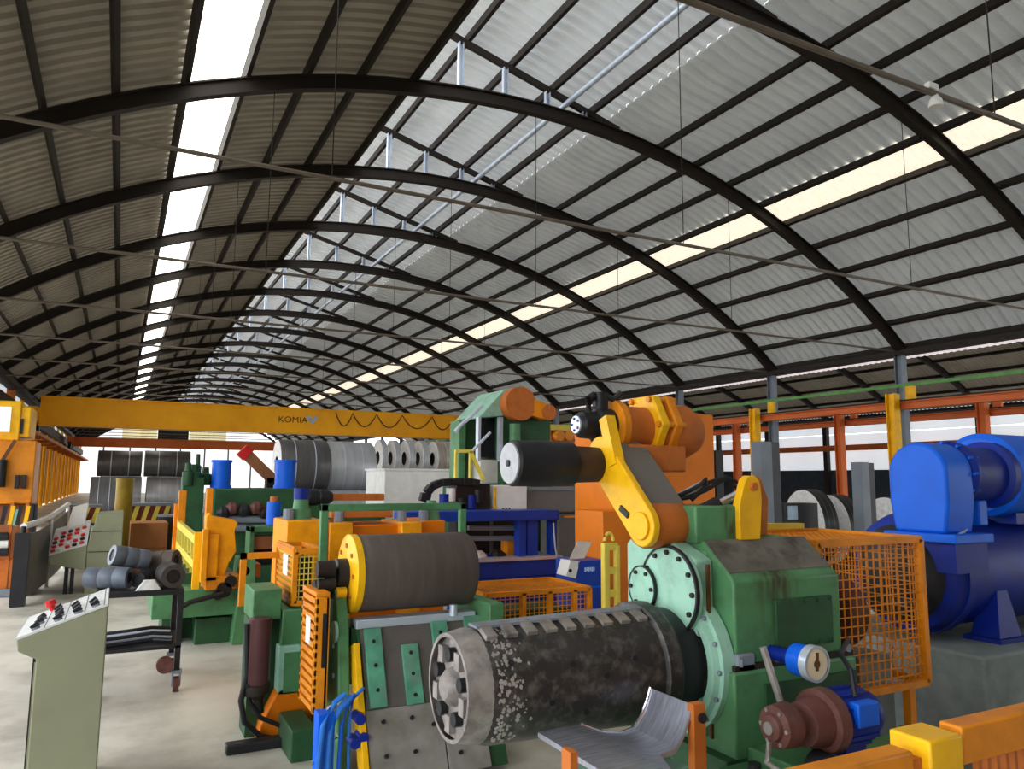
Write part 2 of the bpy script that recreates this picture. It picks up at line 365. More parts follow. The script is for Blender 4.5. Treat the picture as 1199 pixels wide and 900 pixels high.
# left wall beyond the open side
wl = thing('wall_left', 'yellow cladding bays between brown columns', kind='structure')
KL = 4
for k in range(KL, K1):
    y = Y0+BAY*k
    MB().box(-4.75, -4.65, y+.2, y+BAY-.2, .1, 4.7).build('cladding_panel', wall_y, wl)
    MB().box(-4.7, -4.62, y+.1, y+BAY-.1, 5.35, 6.0).build('clerestory_pane', pane_white, wl)
    for j in range(1, 5): MB().box(-4.65, -4.6, y+j-.05, y+j+.05, .1, 4.7).build('cladding_rib', wall_y, wl)
for k in range(KL, K1+1):
    y = Y0+BAY*k
    MB().box(-4.65, -4.45 if k > KL+1 else -4.3, y-.15, y+.15, 0, 5.9).build('column', wall_y if k > KL+1 else rust_o, wl)
MB().box(-4.75, -4.25, Y0+BAY*KL-8, YB, 4.75, 5.3).build('eaves_beam', steel_dark, wl)
MB().box(-4.55, -4.1, YA, YB, 5.75, 6.0).build('eaves_gutter', steel_dark, wl)
# near left pillars of the open side (they carry the eaves, out of view)
for k in range(K0, KL): MB().box(-4.65, -4.4, Y0+BAY*k-.13, Y0+BAY*k+.13, 0, 5.8).build('column', steel_dark, wl)
# far gable
wf = thing('wall_far', 'bright translucent gable at the far end of the hall', kind='structure')
gp = [(-4.6, 0), (20.6, 0), (20.6, 5.9)]+arc_pts(RC, ZC, RR+.1, 40, -40, 20)+[(-4.6, 5.9)]
MB().prism(gp, 'y', YB+.2, YB+.4).build('gable_sheet', pane_far, wf)
for u0_, u1_, M in [(143, 185, pane_cream), (185, 222, steel_dark), (222, 266, pane_cream)]:
    a, b = PY(u0_, 500, YB).x, PY(u1_, 500, YB).x
    MB().box(a+.05, b-.05, YB+.02, YB+.18, 6.9, 9.6).build('gable_panel', M, wf)
for x in range(-2, 20, 3): MB().box(x-.1, x+.1, YB+.05, YB+.2, 0, 6.8).build('gable_post', steel_grey, wf)
# back gable behind the camera
wb = MB().prism(gp, 'y', YA-.4, YA-.2).build('wall_back', sheet_m); tag(wb, kind='structure', label='corrugated gable behind the viewer')

# ================================================================ CRANES AND RUNWAYS
def crane(label, Y, M, z0, z1, dep, txt):
    t = thing('bridge_crane', label, 'crane')
    g = MB().box(-3.55, 18.4, Y, Y+dep, z0, z1).build('bridge_girder', M, t)
    MB().box(-3.6, 18.42, Y-.06, Y+dep+.06, z0-.05, z0).build('flange', M, g)
    MB().box(-3.6, 18.42, Y-.06, Y+dep+.06, z1, z1+.05).build('flange', M, g)
    for x in (-3.95, 18.4):
        MB().box(x, x+.4, Y-1.2, Y+dep+1.2, z0+.12, z0+.75).build('end_truck', M, t)
    for x in (-3.75, 18.6):
        for yy in (Y-.9, Y+dep+.9): MB().cyl((x-.1, yy, z0+.04), (x+.1, yy, z0+.04), z0+.04-4.2, n=16).build('wheel', black, t)
    if txt:
        p = PY(343, 491.5, Y)
        text_mesh('lettering', 'KOMIA', black, g, (p.x, Y-.005, p.z), .46, FRONT, xs=1.08)
        q = PY(365, 491.5, Y)
        MB().prism([(q.x-.38, q.z+.2), (q.x-.12, q.z+.2), (q.x+.02, q.z-.02), (q.x+.16, q.z+.2), (q.x+.38, q.z+.2), (q.x+.02, q.z-.24)], 'y', Y-.03, Y-.005).build('logo', mat('logo_blue', (150, 176, 214), .5), g)
        xs = [PY(u, 500, Y).x for u in (392, 412, 440, 470, 505, 530)]
        pts = []
        for a, b in zip(xs, xs[1:]):
            for i in range(8):
                f_ = i/8; pts.append((a+(b-a)*f_, Y-.1, z1-.1-.75*(1-(2*f_-1)**2)))
        MB().tube(pts, .03, 6).build('festoon_cable', black, t)
        MB().box(-3.0, 17.5, Y+dep+.1, Y+dep+.5, z1+.05, z1+.1).build('walkway', steel_grey, t)
    return t
crane('long yellow box-girder bridge crane spanning the hall', 42, crane_o, 4.47, 5.78, .8, True)
crane('red-brown bridge crane girder at the far end of the hall', 72, crane_r, 4.55, 5.2, .7, False)
def runway(label, X, ks, side, Mcol):
    t = thing('crane_runway', label, 'crane runway')
    y0, y1 = Y0+BAY*ks[0]-1.2, Y0+BAY*ks[-1]
    b = MB().box(X-.1, X+.17, y0, y1, 3.95, 3.97).box(X-.02, X+.02, y0, y1, 3.97, 4.13).box(X-.1, X+.17, y0, y1, 4.13, 4.15).build('runway_beam', crane_r, t)
    MB().box(X-.05, X+.05, y0, y1, 4.15, 4.2).build('rail', steel_dark, b)
    MB().box(X+.5, X+.56, y0, y1, 4.62, 4.71).build('power_rail', mat('green_rail', (96, 150, 80), .5), t)
    for k in ks:
        y = Y0+BAY*k-1.15
        MB().box(X-.36, X-.12, y-.13, y-.1, 0, 4.36).box(X-.36, X-.12, y+.1, y+.13, 0, 4.36).box(X-.26, X-.22, y-.1, y+.1, 0, 4.36).build('column', Mcol, t)
        MB().box(X+.17, X+.6, y-.12, y+.12, 4.1, 4.2).box(X+.48, X+.6, y-.12, y+.12, 4.2, 4.62).build('bracket', Mcol, t)
    return t
runway('orange crane runway with green power rail on yellow columns', 18.6, range(-1, 19), 1, yellow)
runway('rust orange runway in the neighbouring bay behind yellow columns', 22.6, range(-1, 19), 1, crane_r)
t = thing('crane_runway', 'left crane runway beam along the yellow wall', 'crane runway')
MB().box(-3.9, -3.6, Y0+18, YB, 4.0, 4.15).build('runway_beam', rust_o, t)
MB().box(-3.8, -3.7, Y0+18, YB, 4.15, 4.2).build('rail', galv, t)
for k in range(KL, K1): MB().box(-4.45, -3.6, Y0+BAY*k-.1, Y0+BAY*k+.1, 3.85, 4.0).build('bracket', rust_o, t); 
# work lamps on the near tie rod
t = thing('work_lamp', 'small white lamp clipped on the nearest tie rod', 'lamp')
p = PY(1095, 112, Y0-10)
MB().lathe((p.x, p.y, p.z+.05), (p.x, p.y, p.z-.12), [(0, .02), (.3, .03), (.6, .06), (1, .07)], 14).build('lamp_shade', white, t)
MB().box(p.x-.12, p.x+.02, p.y-.03, p.y+.03, p.z+.05, p.z+.11).build('ballast', white, t)

# ================================================================ RECOILER (near right)
YM, ZM = 3.1, 1.12
rec = thing('recoiler', 'green recoiler with black expanding mandrel and yellow snubber arm', 'machine')
XG = 2.58
# mandrel
xe = 1.30
md = MB().lathe((xe+.10, YM, ZM), (2.28, YM, ZM), [(0, .236), (.06, .25), (1, .268)], 48).build('mandrel', blackm, rec, .004)
MB().lathe((xe, YM, ZM), (xe+.115, YM, ZM), [(0, .205), (0, .222), (.75, .238), (1, .238)], 44, caps=False).build('nose_ring', ironw, md)
MB().lathe((xe+.03, YM, ZM), (xe+.1, YM, ZM), [(0, .21), (1, .21)], 36).build('nose_plate', ironw, md)
MB().lathe((xe-.02, YM, ZM), (xe+.04, YM, ZM), [(0, .05), (.4, .075), (1, .085)], 20).build('draw_bar', ironw, md)
for k in range(5):
    a = 2*PI*k/5+.35; y, z = YM+.135*math.cos(a), ZM+.135*math.sin(a)
    MB().cyl((xe-.005, y, z), (xe+.035, y, z), .03, n=10).build('nose_bolt', black, md)
    a += .6; y2, z2 = YM+.15*math.cos(a), ZM+.15*math.sin(a)
    MB().box(xe+.0, xe+.04, y2-.025, y2+.025, z2-.035, z2+.035).build('nose_lug', ironw, md)
for k in range(9):                           # castellated keys along the upper seam
    x = xe+.14+k*.098; r = .252+.018*(k/9); a = math.radians(112)
    for (da, hh) in ((0, .055),):
        y, z = YM+r*math.cos(a), ZM+r*math.sin(a)
        e = Vector((0, -math.sin(a), math.cos(a))); nn = Vector((0, math.cos(a), math.sin(a)))
        c = Vector((x, y, z))
        MB().bar(c-e*hh*.9, c+e*hh*.9, .052, .022).build('seam_key', ironw, md)
wr_ = MB()
for k in range(200):                          # flaked pale wear patches around the nose end
    a = random.uniform(95, 235)*PI/180; x = xe+.125+abs(random.gauss(0, .07)); r = .2512+.0005*(x-xe); sz = random.uniform(.003, .011)
    e1 = Vector((0, -math.sin(a), math.cos(a))); nn = Vector((0, math.cos(a), math.sin(a))); f_ = (x-xe-.1)/.88; c = Vector((x, YM, ZM))+nn*((.236+.014*min(1, f_/.06))+.018*max(0, (f_-.06)/.94))
    pts_ = [c+Vector((1, 0, 0))*sz*random.uniform(.5, 1.2)*math.cos(t_)+e1*sz*random.uniform(.5, 1.4)*math.sin(t_) for t_ in [0, 1.05, 2.1, 3.14, 4.2, 5.2]]
    wr_.add([p-nn*.004 for p in pts_]+[p+nn*.0025 for p in pts_], [(0, 1, 2, 3, 4, 5), (6, 7, 8, 9, 10, 11)]+[(i, (i+1) % 6, 6+(i+1) % 6, 6+i) for i in range(6)])
x_ = wr_.build('wear_patches', mat('flaked_pale_metal', (158, 152, 146), .5, .2, var=.2, scale=30), md); x_['kind'] = 'stuff'
MB().bar((xe+.1, YM+.252*math.cos(math.radians(97)), ZM+.252*math.sin(math.radians(97))), (2.28, YM+.27*math.cos(math.radians(97)), ZM+.27*math.sin(math.radians(97))), .09, .012).build('seam_strip', steel_grey, md)
for k, (f_, a) in enumerate([(.1, 150), (.42, 158), (.6, 172), (.3, 190), (.78, 160), (.5, 205)]):
    a = math.radians(a); r = .25+.018*f_; x = xe+.1+f_*.9
    MB().cyl((x, YM+(r-.01)*math.cos(a), ZM+(r-.01)*math.sin(a)), (x, YM+(r+.003)*math.cos(a), ZM+(r+.003)*math.sin(a)), .014, n=10).build('plug', black, md)
MB().lathe((2.26, YM, ZM), (2.36, YM, ZM), [(0, .272), (.1, .29), (.8, .29), (1, .275)], 48).build('shoulder_ring', blackm, md)
MB().lathe((2.36, YM, ZM), (2.56, YM, ZM), [(0, .262), (1, .24)], 44).build('hub', black, rec)
MB().lathe((2.5, YM, ZM), (2.56, YM, ZM), [(0, .27), (0, .31), (1, .33)], 48, caps=False).build('bearing_flange', green_l, rec)
fl = MB().lathe((2.53, YM, ZM), (2.6, YM, ZM), [(0, .30), (0, .345), (1, .345)], 48).build('bearing_cover', green_l, rec)
bolts(fl, steel_grey, [(2.525, YM+.325*math.cos(2*PI*k/16), ZM+.325*math.sin(2*PI*k/16)) for k in range(16)], (-1, 0, 0), .012, .012)
# gearbox
gb = MB().box(XG+.02, 3.36, 2.94, 3.44, 0, 1.66).build('gearbox', green, rec, .01)
up_ = MB().prism([(2.76, 1.14), (2.76, 1.53), (2.80, 1.56), (2.97, 1.70), (3.3, 1.70), (3.3, 1.14)], 'x', XG+.03, 3.33).build('gearbox_hood', stained('hood_green', (82, 134, 90), 2.89, .16, 1.25, 1.45, (58, 44, 24), .95), gb, .012)
MB().prism([(2.80, 1.562), (2.968, 1.702), (2.968, 1.706), (2.80, 1.566)], 'x', XG+.04, 3.32).build('hood_grime', mat('hood_grime', (104, 100, 92), .7, var=.3, scale=6, dirt=(48, 42, 36), damt=.9, dscale=7), up_)
MB().box(2.86, 3.25, 2.742, 2.765, 1.2, 1.43).build('inspection_panel', green_d, up_, .004)
bolts(up_, green_d, [(x, 2.742, z) for x in (2.88, 2.97, 3.06, 3.15, 3.23) for z in (1.215, 1.415)], (0, -1, 0), .01, .006)
MB().box(XG-.02, 3.38, 2.72, 3.4, .74, 1.125).build('gearbox_base', green, rec, .012)
MB().box(XG+.16, 3.36, 2.705, 2.73, .76, 1.06).build('base_recess', green_d, rec)
MB().box(XG+.0, 3.38, 2.735, 2.77, 1.115, 1.15).build('split_flange', steel_dark, rec)
for x in (2.62, 2.85, 3.1, 3.35): MB().cyl((x, 2.745, 1.145), (x, 2.745, 1.18), .018, n=6).build('bolt', steel_grey, rec)
MB().box(XG+.02, XG+.13, 2.735, 2.8, 1.1, 1.2).build('split_lug', steel_grey, rec, .01)
# side housing plate with round cover
sp = MB().prism([(2.9, .8), (3.46, .8), (3.46, 1.66), (3.38, 1.72), (3.15, 1.72), (2.9, 1.62)], 'x', 2.5, XG+.03).build('side_housing', green_l, rec, .012)
CYc, CZc = 3.06, 1.46
co = MB().cyl((2.46, CYc, CZc), (2.5, CYc, CZc), .215, n=44).build('round_cover', green_l, sp, .006)
MB().lathe((2.455, CYc, CZc), (2.475, CYc, CZc), [(0, .207), (0, .219), (1, .219)], 44, caps=False).build('cover_rim', black, co)
bolts(co, steel_dark, [(2.46, CYc+.185*math.cos(2*PI*k/12), CZc+.185*math.sin(2*PI*k/12)) for k in range(12)], (-1, 0, 0), .013, .014)
c2 = MB().cyl((2.44, 3.25, 1.45), (2.47, 3.25, 1.45), .11, n=32).build('small_cover', green_l, co, .004)
MB().lathe((2.437, 3.25, 1.45), (2.455, 3.25, 1.45), [(0, .104), (0, .113), (1, .113)], 32, caps=False).build('cover_rim', black, sp)
bolts(sp, steel_dark, [(2.44, 3.25+.085*math.cos(2*PI*k/6), 1.45+.085*math.sin(2*PI*k/6)) for k in range(6)], (-1, 0, 0), .011, .012)
MB().box(2.545, 2.56, 2.865, 2.88, .8, 1.6).build('rusty_strip', rust_st, rec)
# feet
for (x0, x1, y0, y1, z1) in [(2.28, 2.62, 2.38, 2.72, .74), (3.3, 3.75, 2.45, 2.72, .72)]:
    ft = MB().box(x0, x1, y0, y1, 0, z1).build('foot', green, rec, .012)
    cx_, cy_ = (x0+x1)/2, y0+.12
    MB().cyl((cx_, cy_, z1), (cx_, cy_, z1+.012), .06, n=18).cyl((cx_, cy_, z1), (cx_, cy_, z1+.05), .042, n=6).cyl((cx_, cy_, z1+.05), (cx_, cy_, z1+.085), .028, n=12).build('anchor_nut', black, ft)
MB().box(2.5, 3.36, 2.72, 3.44, 0, .75).build('bed', green_d, rec)
MB().box(2.62, 3.2, 2.3, 2.72, 0, .80).build('pump_bracket', green, rec, .01)
# pivot block and tube
bk = fb(815, 592, 887, 640, 2.98, .28)
xm = (bk[0]+bk[1])/2
pb = MB().box(*bk[:4], 1.69, bk[5]).build('pivot_block', stained('pivot_green', (82, 134, 90), xm+.02, .07, 1.68, 1.74, (60, 36, 20), .95), rec, .01)
tb = MB().lathe((2.36, 3.15, 1.775), (bk[0]+.05, 3.15, 1.775), [(0, .105), (.1, .118), (.9, .118), (1, .1)], 32).build('pivot_tube', rust_o, rec)
# snubber arm
AY, AZ = 3.5, 2.13
def armpoly(r0_, r1_, p, q, n=8):
    p = Vector(p); q = Vector(q); d = (q-p).normalized(); a0 = math.atan2(d.y, d.x)
    pts = [(p.x+r0_*math.cos(a0+PI/2+PI*i/n), p.y+r0_*math.sin(a0+PI/2+PI*i/n)) for i in range(n+1)]
    return pts+[(q.x+r1_*math.cos(a0-PI/2+PI*i/n), q.y+r1_*math.sin(a0-PI/2+PI*i/n)) for i in range(n+1)]
arm = MB().prism(armpoly(.105, .11, (3.1, 1.775), (3.47, 2.13)), 'x', 2.33, 2.37).build('arm_plate', yellow, rec, .006)
MB().cyl((2.315, 3.1, 1.775), (2.33, 3.1, 1.775), .07, n=24).build('pivot_cap', yellow, arm, .004)
MB().bar((2.35, 3.33, 2.08), (2.35, 3.42, 2.34), .06, .07).build('arm_rib', yellow, arm)
MB().bar((2.325, 3.20, 1.82), (2.325, 3.27, 1.86), .01, .03).build('arm_slot', black, arm)
MB().prism(armpoly(.1, .1, (3.14, 1.775), (3.5, 2.12), 4), 'x', 2.37, 2.62).build('arm_box', grey_c, rec, .008)
dr = MB().lathe((1.80, AY, 2.085), (2.16, AY, 2.085), [(0, .112), (.03, .12), (.32, .12), (.34, .122), (.66, .122), (.68, .12), (1, .118)], 40).build('snubber_roll', black, rec)
MB().cyl((1.79, AY, 2.085), (1.805, AY, 2.085), .105, n=36).build('roll_end', mat('worn_grey_disc', (176, 178, 182), .5, var=.12, scale=20), dr)
MB().cyl((1.78, AY, 2.085), (1.80, AY, 2.085), .018, n=12).build('roll_axle', black, dr)
MB().lathe((2.16, AY, 2.085), (2.36, AY, 2.085), [(0, .1), (1, .095)], 28).build('roll_neck', mat('dark_brown_neck', (62, 46, 40), .5, var=.25, scale=9), dr)
# snubber drive on top
dv = MB().lathe((2.50, 3.6, 2.30), (2.86, 3.6, 2.30), [(0, .12), (.05, .155), (.15, .155), (.17, .13), (.7, .13), (.75, .15), (1, .15)], 28).build('drive_housing', rust_o, rec)
MB().cyl((2.49, 3.6, 2.30), (2.53, 3.6, 2.30), .165, n=28).build('drive_flange', orange, dv)
hx = [(3.6+.2*math.cos(PI/3*k), 2.32+.2*math.sin(PI/3*k)) for k in range(6)]
MB().prism(hx, 'x', 2.72, 2.78).build('hex_plate', yellow, dv, .01)
MB().prism([(y*1.0, z) for y, z in hx], 'x', 2.82, 2.88).build('hex_plate', orange, dv, .01)
for (y, z) in hx: MB().cyl((2.7, 3.6+(y-3.6)*.86, 2.32+(z-2.32)*.86), (2.9, 3.6+(y-3.6)*.86, 2.32+(z-2.32)*.86), .018, n=8).build('stud', orange, dv)
MB().lathe((2.86, 3.6, 2.3), (3.1, 3.6, 2.28), [(0, .16), (.6, .17), (1, .12)], 24).build('drive_tail', rust_o, dv)
MB().box(2.5, 2.9, 3.42, 3.75, 2.05, 2.2).build('drive_bracket', rust_o, dv, .01)
hm = MB().lathe((2.27, 3.6, 2.31), (2.5, 3.6, 2.31), [(0, .055), (.1, .075), (.5, .08), (.55, .1), (1, .1)], 24).build('hydraulic_motor', black, rec)
MB().cyl((2.26, 3.6, 2.31), (2.272, 3.6, 2.31), .05, n=18).build('motor_cap', galv, hm)
for k in range(5): MB().cyl((2.255, 3.6+.034*math.cos(k*1.257), 2.31+.034*math.sin(k*1.257)), (2.262, 3.6+.034*math.cos(k*1.257), 2.31+.034*math.sin(k*1.257)), .008, n=8).build('port', blue_d, hm)
MB().tube([(2.33, 3.58, 2.36), (2.34, 3.58, 2.46), (2.38, 3.6, 2.48), (2.43, 3.62, 2.44), (2.45, 3.62, 2.36)], .026).build('elbow_hose', black, hm)
MB().tube([(2.40, 3.6, 2.4), (2.44, 3.58, 2.48), (2.5, 3.56, 2.46), (2.54, 3.55, 2.5)], .022).build('elbow_hose', black, hm)
MB().cyl((2.43, 3.6, 2.38), (2.43, 3.6, 2.5), .045, n=14).build('valve', black, hm)
# clevis lug, ram and hoses
for Y_, M in ((2.95, yellow), (3.15, rust_o)):
    a, b = PY(866, 600, Y_), PY(893, 600, Y_)
    lx0, lx1 = a.x, b.x+(.05 if Y_ > 3 else 0); cxx = (lx0+lx1)/2+.015; zt = PY(885, 556, Y_).z
    poly = [(lx0, 1.70), (lx1-.02, 1.70), (lx1, 1.9)]+[(cxx+.06*math.cos(t_), zt-.06+.06*math.sin(t_)) for t_ in [0, .6, 1.2, 1.9, 2.5, 3.0]]+[(lx0, 1.88)]
    lg = MB().prism(poly, 'y', Y_, Y_+.05).build('clevis_lug', M, rec, .006)
    MB().cyl((cxx, Y_-.02, zt-.06), (cxx, Y_+.07, zt-.06), .022, n=14).build('clevis_pin', rust_o, lg)
a, b = PY(812, 606, 3.1), PY(866, 577, 3.1)
MB().cyl(a, a+(b-a)*.5, .045, n=18).build('ram_barrel', black, rec)
MB().cyl(a+(b-a)*.3, b+(b-a)*.2, .022, n=16).build('ram_rod', chrome, rec)
for pts in [[(795, 580), (810, 573), (822, 566), (826, 560), (827, 575)], [(810, 585), (830, 565), (850, 558), (866, 566), (870, 585)], [(790, 585), (806, 582), (826, 574), (850, 560), (864, 572)]]:
    MB().tube([PY(u, v, 3.2) for u, v in pts], .012).build('hydraulic_hose', black, rec)
a, b = PY(786, 586, 3.25), PY(824, 566, 3.25)
MB().cyl(a, b, .02, n=10).build('hose_fitting', galv, rec)
# gauge
gp_ = PY(955, 777, 2.5)
ga = thing('pressure_gauge', 'round dial gauge in blue case on the green recoiler', 'gauge')
MB().cyl((gp_.x, 2.5, gp_.z), (gp_.x, 2.61, gp_.z), .072, n=28).build('case', blue, ga)
MB().lathe((gp_.x, 2.488, gp_.z), (gp_.x, 2.53, gp_.z), [(0, .068), (0, .08), (1, .08)], 28, caps=False).build('bezel', galv, ga)
MB().cyl((gp_.x, 2.494, gp_.z), (gp_.x, 2.5, gp_.z), .07, n=28).build('dial', dial_m, ga)
MB().bar((gp_.x, 2.492, gp_.z-.03), (gp_.x+.005, 2.492, gp_.z+.05), .016, .004).build('needle', rust_st, ga)
MB().cyl((gp_.x, 2.489, gp_.z), (gp_.x, 2.494, gp_.z), .018, n=12).build('needle_hub', rust_st, ga)
MB().cyl((gp_.x, 2.6, gp_.z), (gp_.x-.0, 2.76, gp_.z), .035, n=14).build('stub', blue_d, ga)
# pump set
pz = .975
pu = thing('pump_motor', 'small blue electric motor with red-brown pump wheel in front of gearbox', 'motor')
MB().lathe((2.46, 2.42, pz+.01), (2.58, 2.42, pz+.01), [(0, .03), (.05, .05), (.2, .055), (.25, .085), (.9, .092), (1, .08)], 28).build('pump_wheel', redbr, pu)
MB().cyl((2.45, 2.42, pz+.01), (2.462, 2.42, pz+.01), .026, n=16).build('shaft_end', ironw, pu)
bolts(pu, ironw, [(2.49, 2.42+.07*math.cos(k*1.05), pz+.01+.07*math.sin(k*1.05)) for k in range(6)], (-1, 0, 0), .009, .01)
MB().lathe((2.58, 2.42, pz), (2.8, 2.42, pz), [(0, .05), (.25, .055), (.3, .09), (.55, .1), (.72, .105), (.74, .132), (1, .135)], 32).build('bell_housing', redbr, pu)
mo = MB().lathe((2.8, 2.42, pz), (3.06, 2.42, pz), [(0, .11), (.03, .115), (.8, .115), (.82, .1), (1, .09)], 28).build('motor_body', blue_d, pu)
for k in range(12):
    a = 2*PI*k/12; MB().bar((2.82, 2.42+.118*math.cos(a), pz+.118*math.sin(a)), (3.0, 2.42+.118*math.cos(a), pz+.118*math.sin(a)), .012, .014).build('cooling_fin', blue_d, mo)
MB().box(2.84, 2.97, 2.285, 2.34, pz-.01, pz+.09).build('terminal_box', blue, pu, .008)
MB().box(2.84, 2.97, 2.36, 2.48, .8, pz-.09).build('motor_foot', blue_d, pu)
MB().cyl((2.62, 2.5, pz+.06), (2.57, 2.55, pz+.3), .016, n=10).build('riser_pipe', ironw, pu)
MB().tube([(2.44, 2.4, pz-.04), (2.40, 2.38, pz-.1), (2.44, 2.34, pz-.14), (2.52, 2.33, pz-.13)], .014).build('pipe_elbow', ironw, pu)
MB().tube([(2.9, 2.35, pz+.1), (2.92, 2.38, pz+.2), (3.0, 2.5, pz+.24), (3.3, 2.7, pz+.24)], .012).build('cable', black, pu)
MB().cyl((2.70, 2.29, .80), (2.70, 2.40, .80), .075, n=24).build('drain_wheel', black, pu)
# saddle chute in front of mandrel
sd = thing('coil_saddle', 'brushed steel U-shaped saddle with rust orange edge under the mandrel', 'saddle')
prof = [PY(u, v, 2.8) for u, v in [(630, 857), (655, 852), (680, 848), (690, 852), (705, 857), (725, 858), (742, 852), (751, 836), (757, 820), (761, 805)]]
pp = [(p.x, p.z) for p in prof]
lowp = [(x, z-.02) for x, z in pp[:-1]]+[(pp[-1][0]+.02, pp[-1][1]-.01)]
ny = [2.02, 2.02, 2.04, 2.15, 2.35, 2.52, 2.52, 2.52, 2.52, 2.52]
vs = [(x, 2.8, z) for x, z in pp]+[(x, ny[i], z) for i, (x, z) in enumerate(pp)]+[(x, 2.8, z) for x, z in lowp]+[(x, ny[i], z) for i, (x, z) in enumerate(lowp)]
fs = []
for i in range(9): fs += [(i, i+1, 11+i, 10+i), (20+i, 30+i, 31+i, 21+i), (i, 20+i, 21+i, i+1), (10+i, 11+i, 31+i, 30+i)]
fs += [(0, 10, 30, 20), (9, 29, 39, 19)]
MB().add(vs, fs).build('saddle_plate', brush, sd)
MB().tube([(x, 2.795, z+.003) for x, z in pp[2:]], .007).build('polished_rim', chrome, sd)
MB().box(pp[-1][0]-.01, pp[-1][0]+.05, 2.5, 2.54, 0, pp[-1][1]+.005).build('edge_plate', rust_o, sd)
MB().cyl((pp[-1][0]+.03, 2.49, pp[-1][1]-.05), (pp[-1][0]+.03, 2.55, pp[-1][1]-.05), .02, n=10).build('edge_bolt', black, sd)
MB().box(pp[0][0]+.1, pp[-1][0], 2.56, 2.78, 0, .84).build('saddle_block', green_l, sd)
MB().box(1.66, 1.9, 2.1, 2.2, 0, .86).build('saddle_leg', green_l, sd)
e_ = PY(668, 878, 1.95)
MB().box(e_.x-.012, e_.x+.012, 1.93, 1.98, 0, e_.z).build('edge_plate', rust_o, sd)

# guard cage between gearbox and blue motor
ca = thing('belt_guard', 'orange wire-mesh cage guarding the drive beside the gearbox', 'guard')
ax0, ax1, az0, az1 = 3.44, 4.33, .83, 1.66
frame_bars('frame_bar', orange, ca, ax0, ax1, 3.0, 3.75, az0, az1, .04)
grid_mesh('wire_mesh', orange, ca, (ax0, 3.0, az0), (ax1-ax0, 0, 0), (0, 0, az1-az0), 17, 16, .0065)
grid_mesh('wire_mesh', orange, ca, (ax0, 3.0, az1), (ax1-ax0, 0, 0), (0, .75, 0), 17, 14, .0065)
grid_mesh('wire_mesh', orange, ca, (ax1, 3.0, az0), (0, .75, 0), (0, 0, az1-az0), 14, 16, .0065)
for x in (ax0+.1, ax1-.1):
    for y in (3.05, 3.7): MB().box(x-.025, x+.025, y-.025, y+.025, 0, az0).build('guard_leg', orange, ca)
MB().bar((ax0, 3.8, az1+.04), (ax1-.1, 3.8, az1+.03), .05).build('top_rail', pale_y, ca)
cp = thing('shaft_coupling', 'rusty red-brown coupling wheels inside the orange mesh cage', 'coupling')
MB().lathe((3.42, 3.4, 1.2), (4.25, 3.4, 1.2), [(0, .07), (.1, .07), (.12, .26), (.3, .26), (.32, .09), (.6, .09), (.62, .22), (.8, .22), (.82, .07), (1, .07)], 28).build('coupling_wheel', redbr, cp)
MB().box(3.75, 3.95, 3.28, 3.52, 0, 1.12).build('bearing_stand', rust_o, cp)
MB().box(3.6, 3.72, 3.6, 3.7, .2, 1.6).build('bearing_stand', orange, cp)
MB().box(4.0, 4.3, 3.2, 3.6, 0, .95).build('bearing_plinth', conc_m, cp)

# blue motor on plinth
MBp = MB().box(4.9, 7.4, 3.0, 4.35, 0, .91).build('concrete_plinth', conc_m, None, .02)
tag(MBp, 'grey concrete plinth under the big blue motor', 'plinth')
bm_ = thing('electric_motor', 'large blue electric motor with rounded blower duct on concrete plinth', 'motor')
yc, zc_ = 3.62, 1.36
MB().lathe((4.98, yc, zc_), (7.3, yc, zc_), [(0, .30), (.02, .40), (.06, .42), (.1, .42), (.105, .39), (1, .39)], 48).build('motor_body', blue_d, bm_, .006)
MB().lathe((5.12, yc, zc_), (5.2, yc, zc_), [(0, .43), (1, .43)], 48).build('end_bell_ring', blue_d, bm_)
MB().cyl((4.5, yc-.2, 1.2), (5.0, yc-.2, 1.2), .07, n=20).build('motor_shaft', black, bm_)
MB().lathe((4.86, yc, zc_), (4.99, yc, zc_), [(0, .2), (.3, .28), (1, .34)], 32).build('dark_end_shield', black, bm_)
for x in (5.55, 6.9):
    for y in (3.3, 3.95): MB().hull([(x-.13, y-.1, .93), (x+.13, y-.1, .93), (x+.13, y+.1, .93), (x-.13, y+.1, .93)], [(x-.06, y-.06, 1.25), (x+.06, y-.06, 1.25), (x+.06, y+.06, 1.25), (x-.06, y+.06, 1.25)]).box(x-.17, x+.17, y-.13, y+.13, .91, .94).build('motor_foot', blue_d, bm_)
dy0, dy1, dz0 = 3.17, 3.60, 1.66
rr_ = (dy1-dy0)/2
dp = [(dy0+.03, dz0), (dy1-.03, dz0), (dy1, dz0+.2)]+[((dy0+dy1)/2+rr_*math.cos(t_*PI/14), 2.06+rr_*math.sin(t_*PI/14)) for t_ in range(15)]+[(dy0, dz0+.2)]
MB().prism(dp, 'x', 4.9, 5.2).build('blower_duct', blue, bm_, .02)
MB().box(4.88, 5.3, dy0-.05, dy1+.05, 1.60, 1.66).build('duct_flange', blue, bm_, .008)
MB().box(4.95, 5.3, dy0, dy1, 1.4, 1.6).build('duct_neck', blue_d, bm_)
MB().lathe((5.2, 3.38, 2.06), (5.75, 3.38, 2.06), [(0, .205), (.06, .235), (.12, .235), (.13, .2), (.8, .2), (.82, .24), (.95, .24), (1, .2)], 40).build('blower_pipe', blue_d, bm_)
for k in range(12):
    a = 2*PI*k/12; MB().cyl((5.19, 3.38+.222*math.cos(a), 2.06+.222*math.sin(a)), (5.29, 3.38+.222*math.cos(a), 2.06+.222*math.sin(a)), .012, n=6).build('bolt', blue, bm_)
MB().lathe((5.72, 3.45, 2.06), (7.2, 3.45, 2.06), [(0, .27), (.02, .31), (1, .31)], 40).build('fan_housing', blue, bm_)
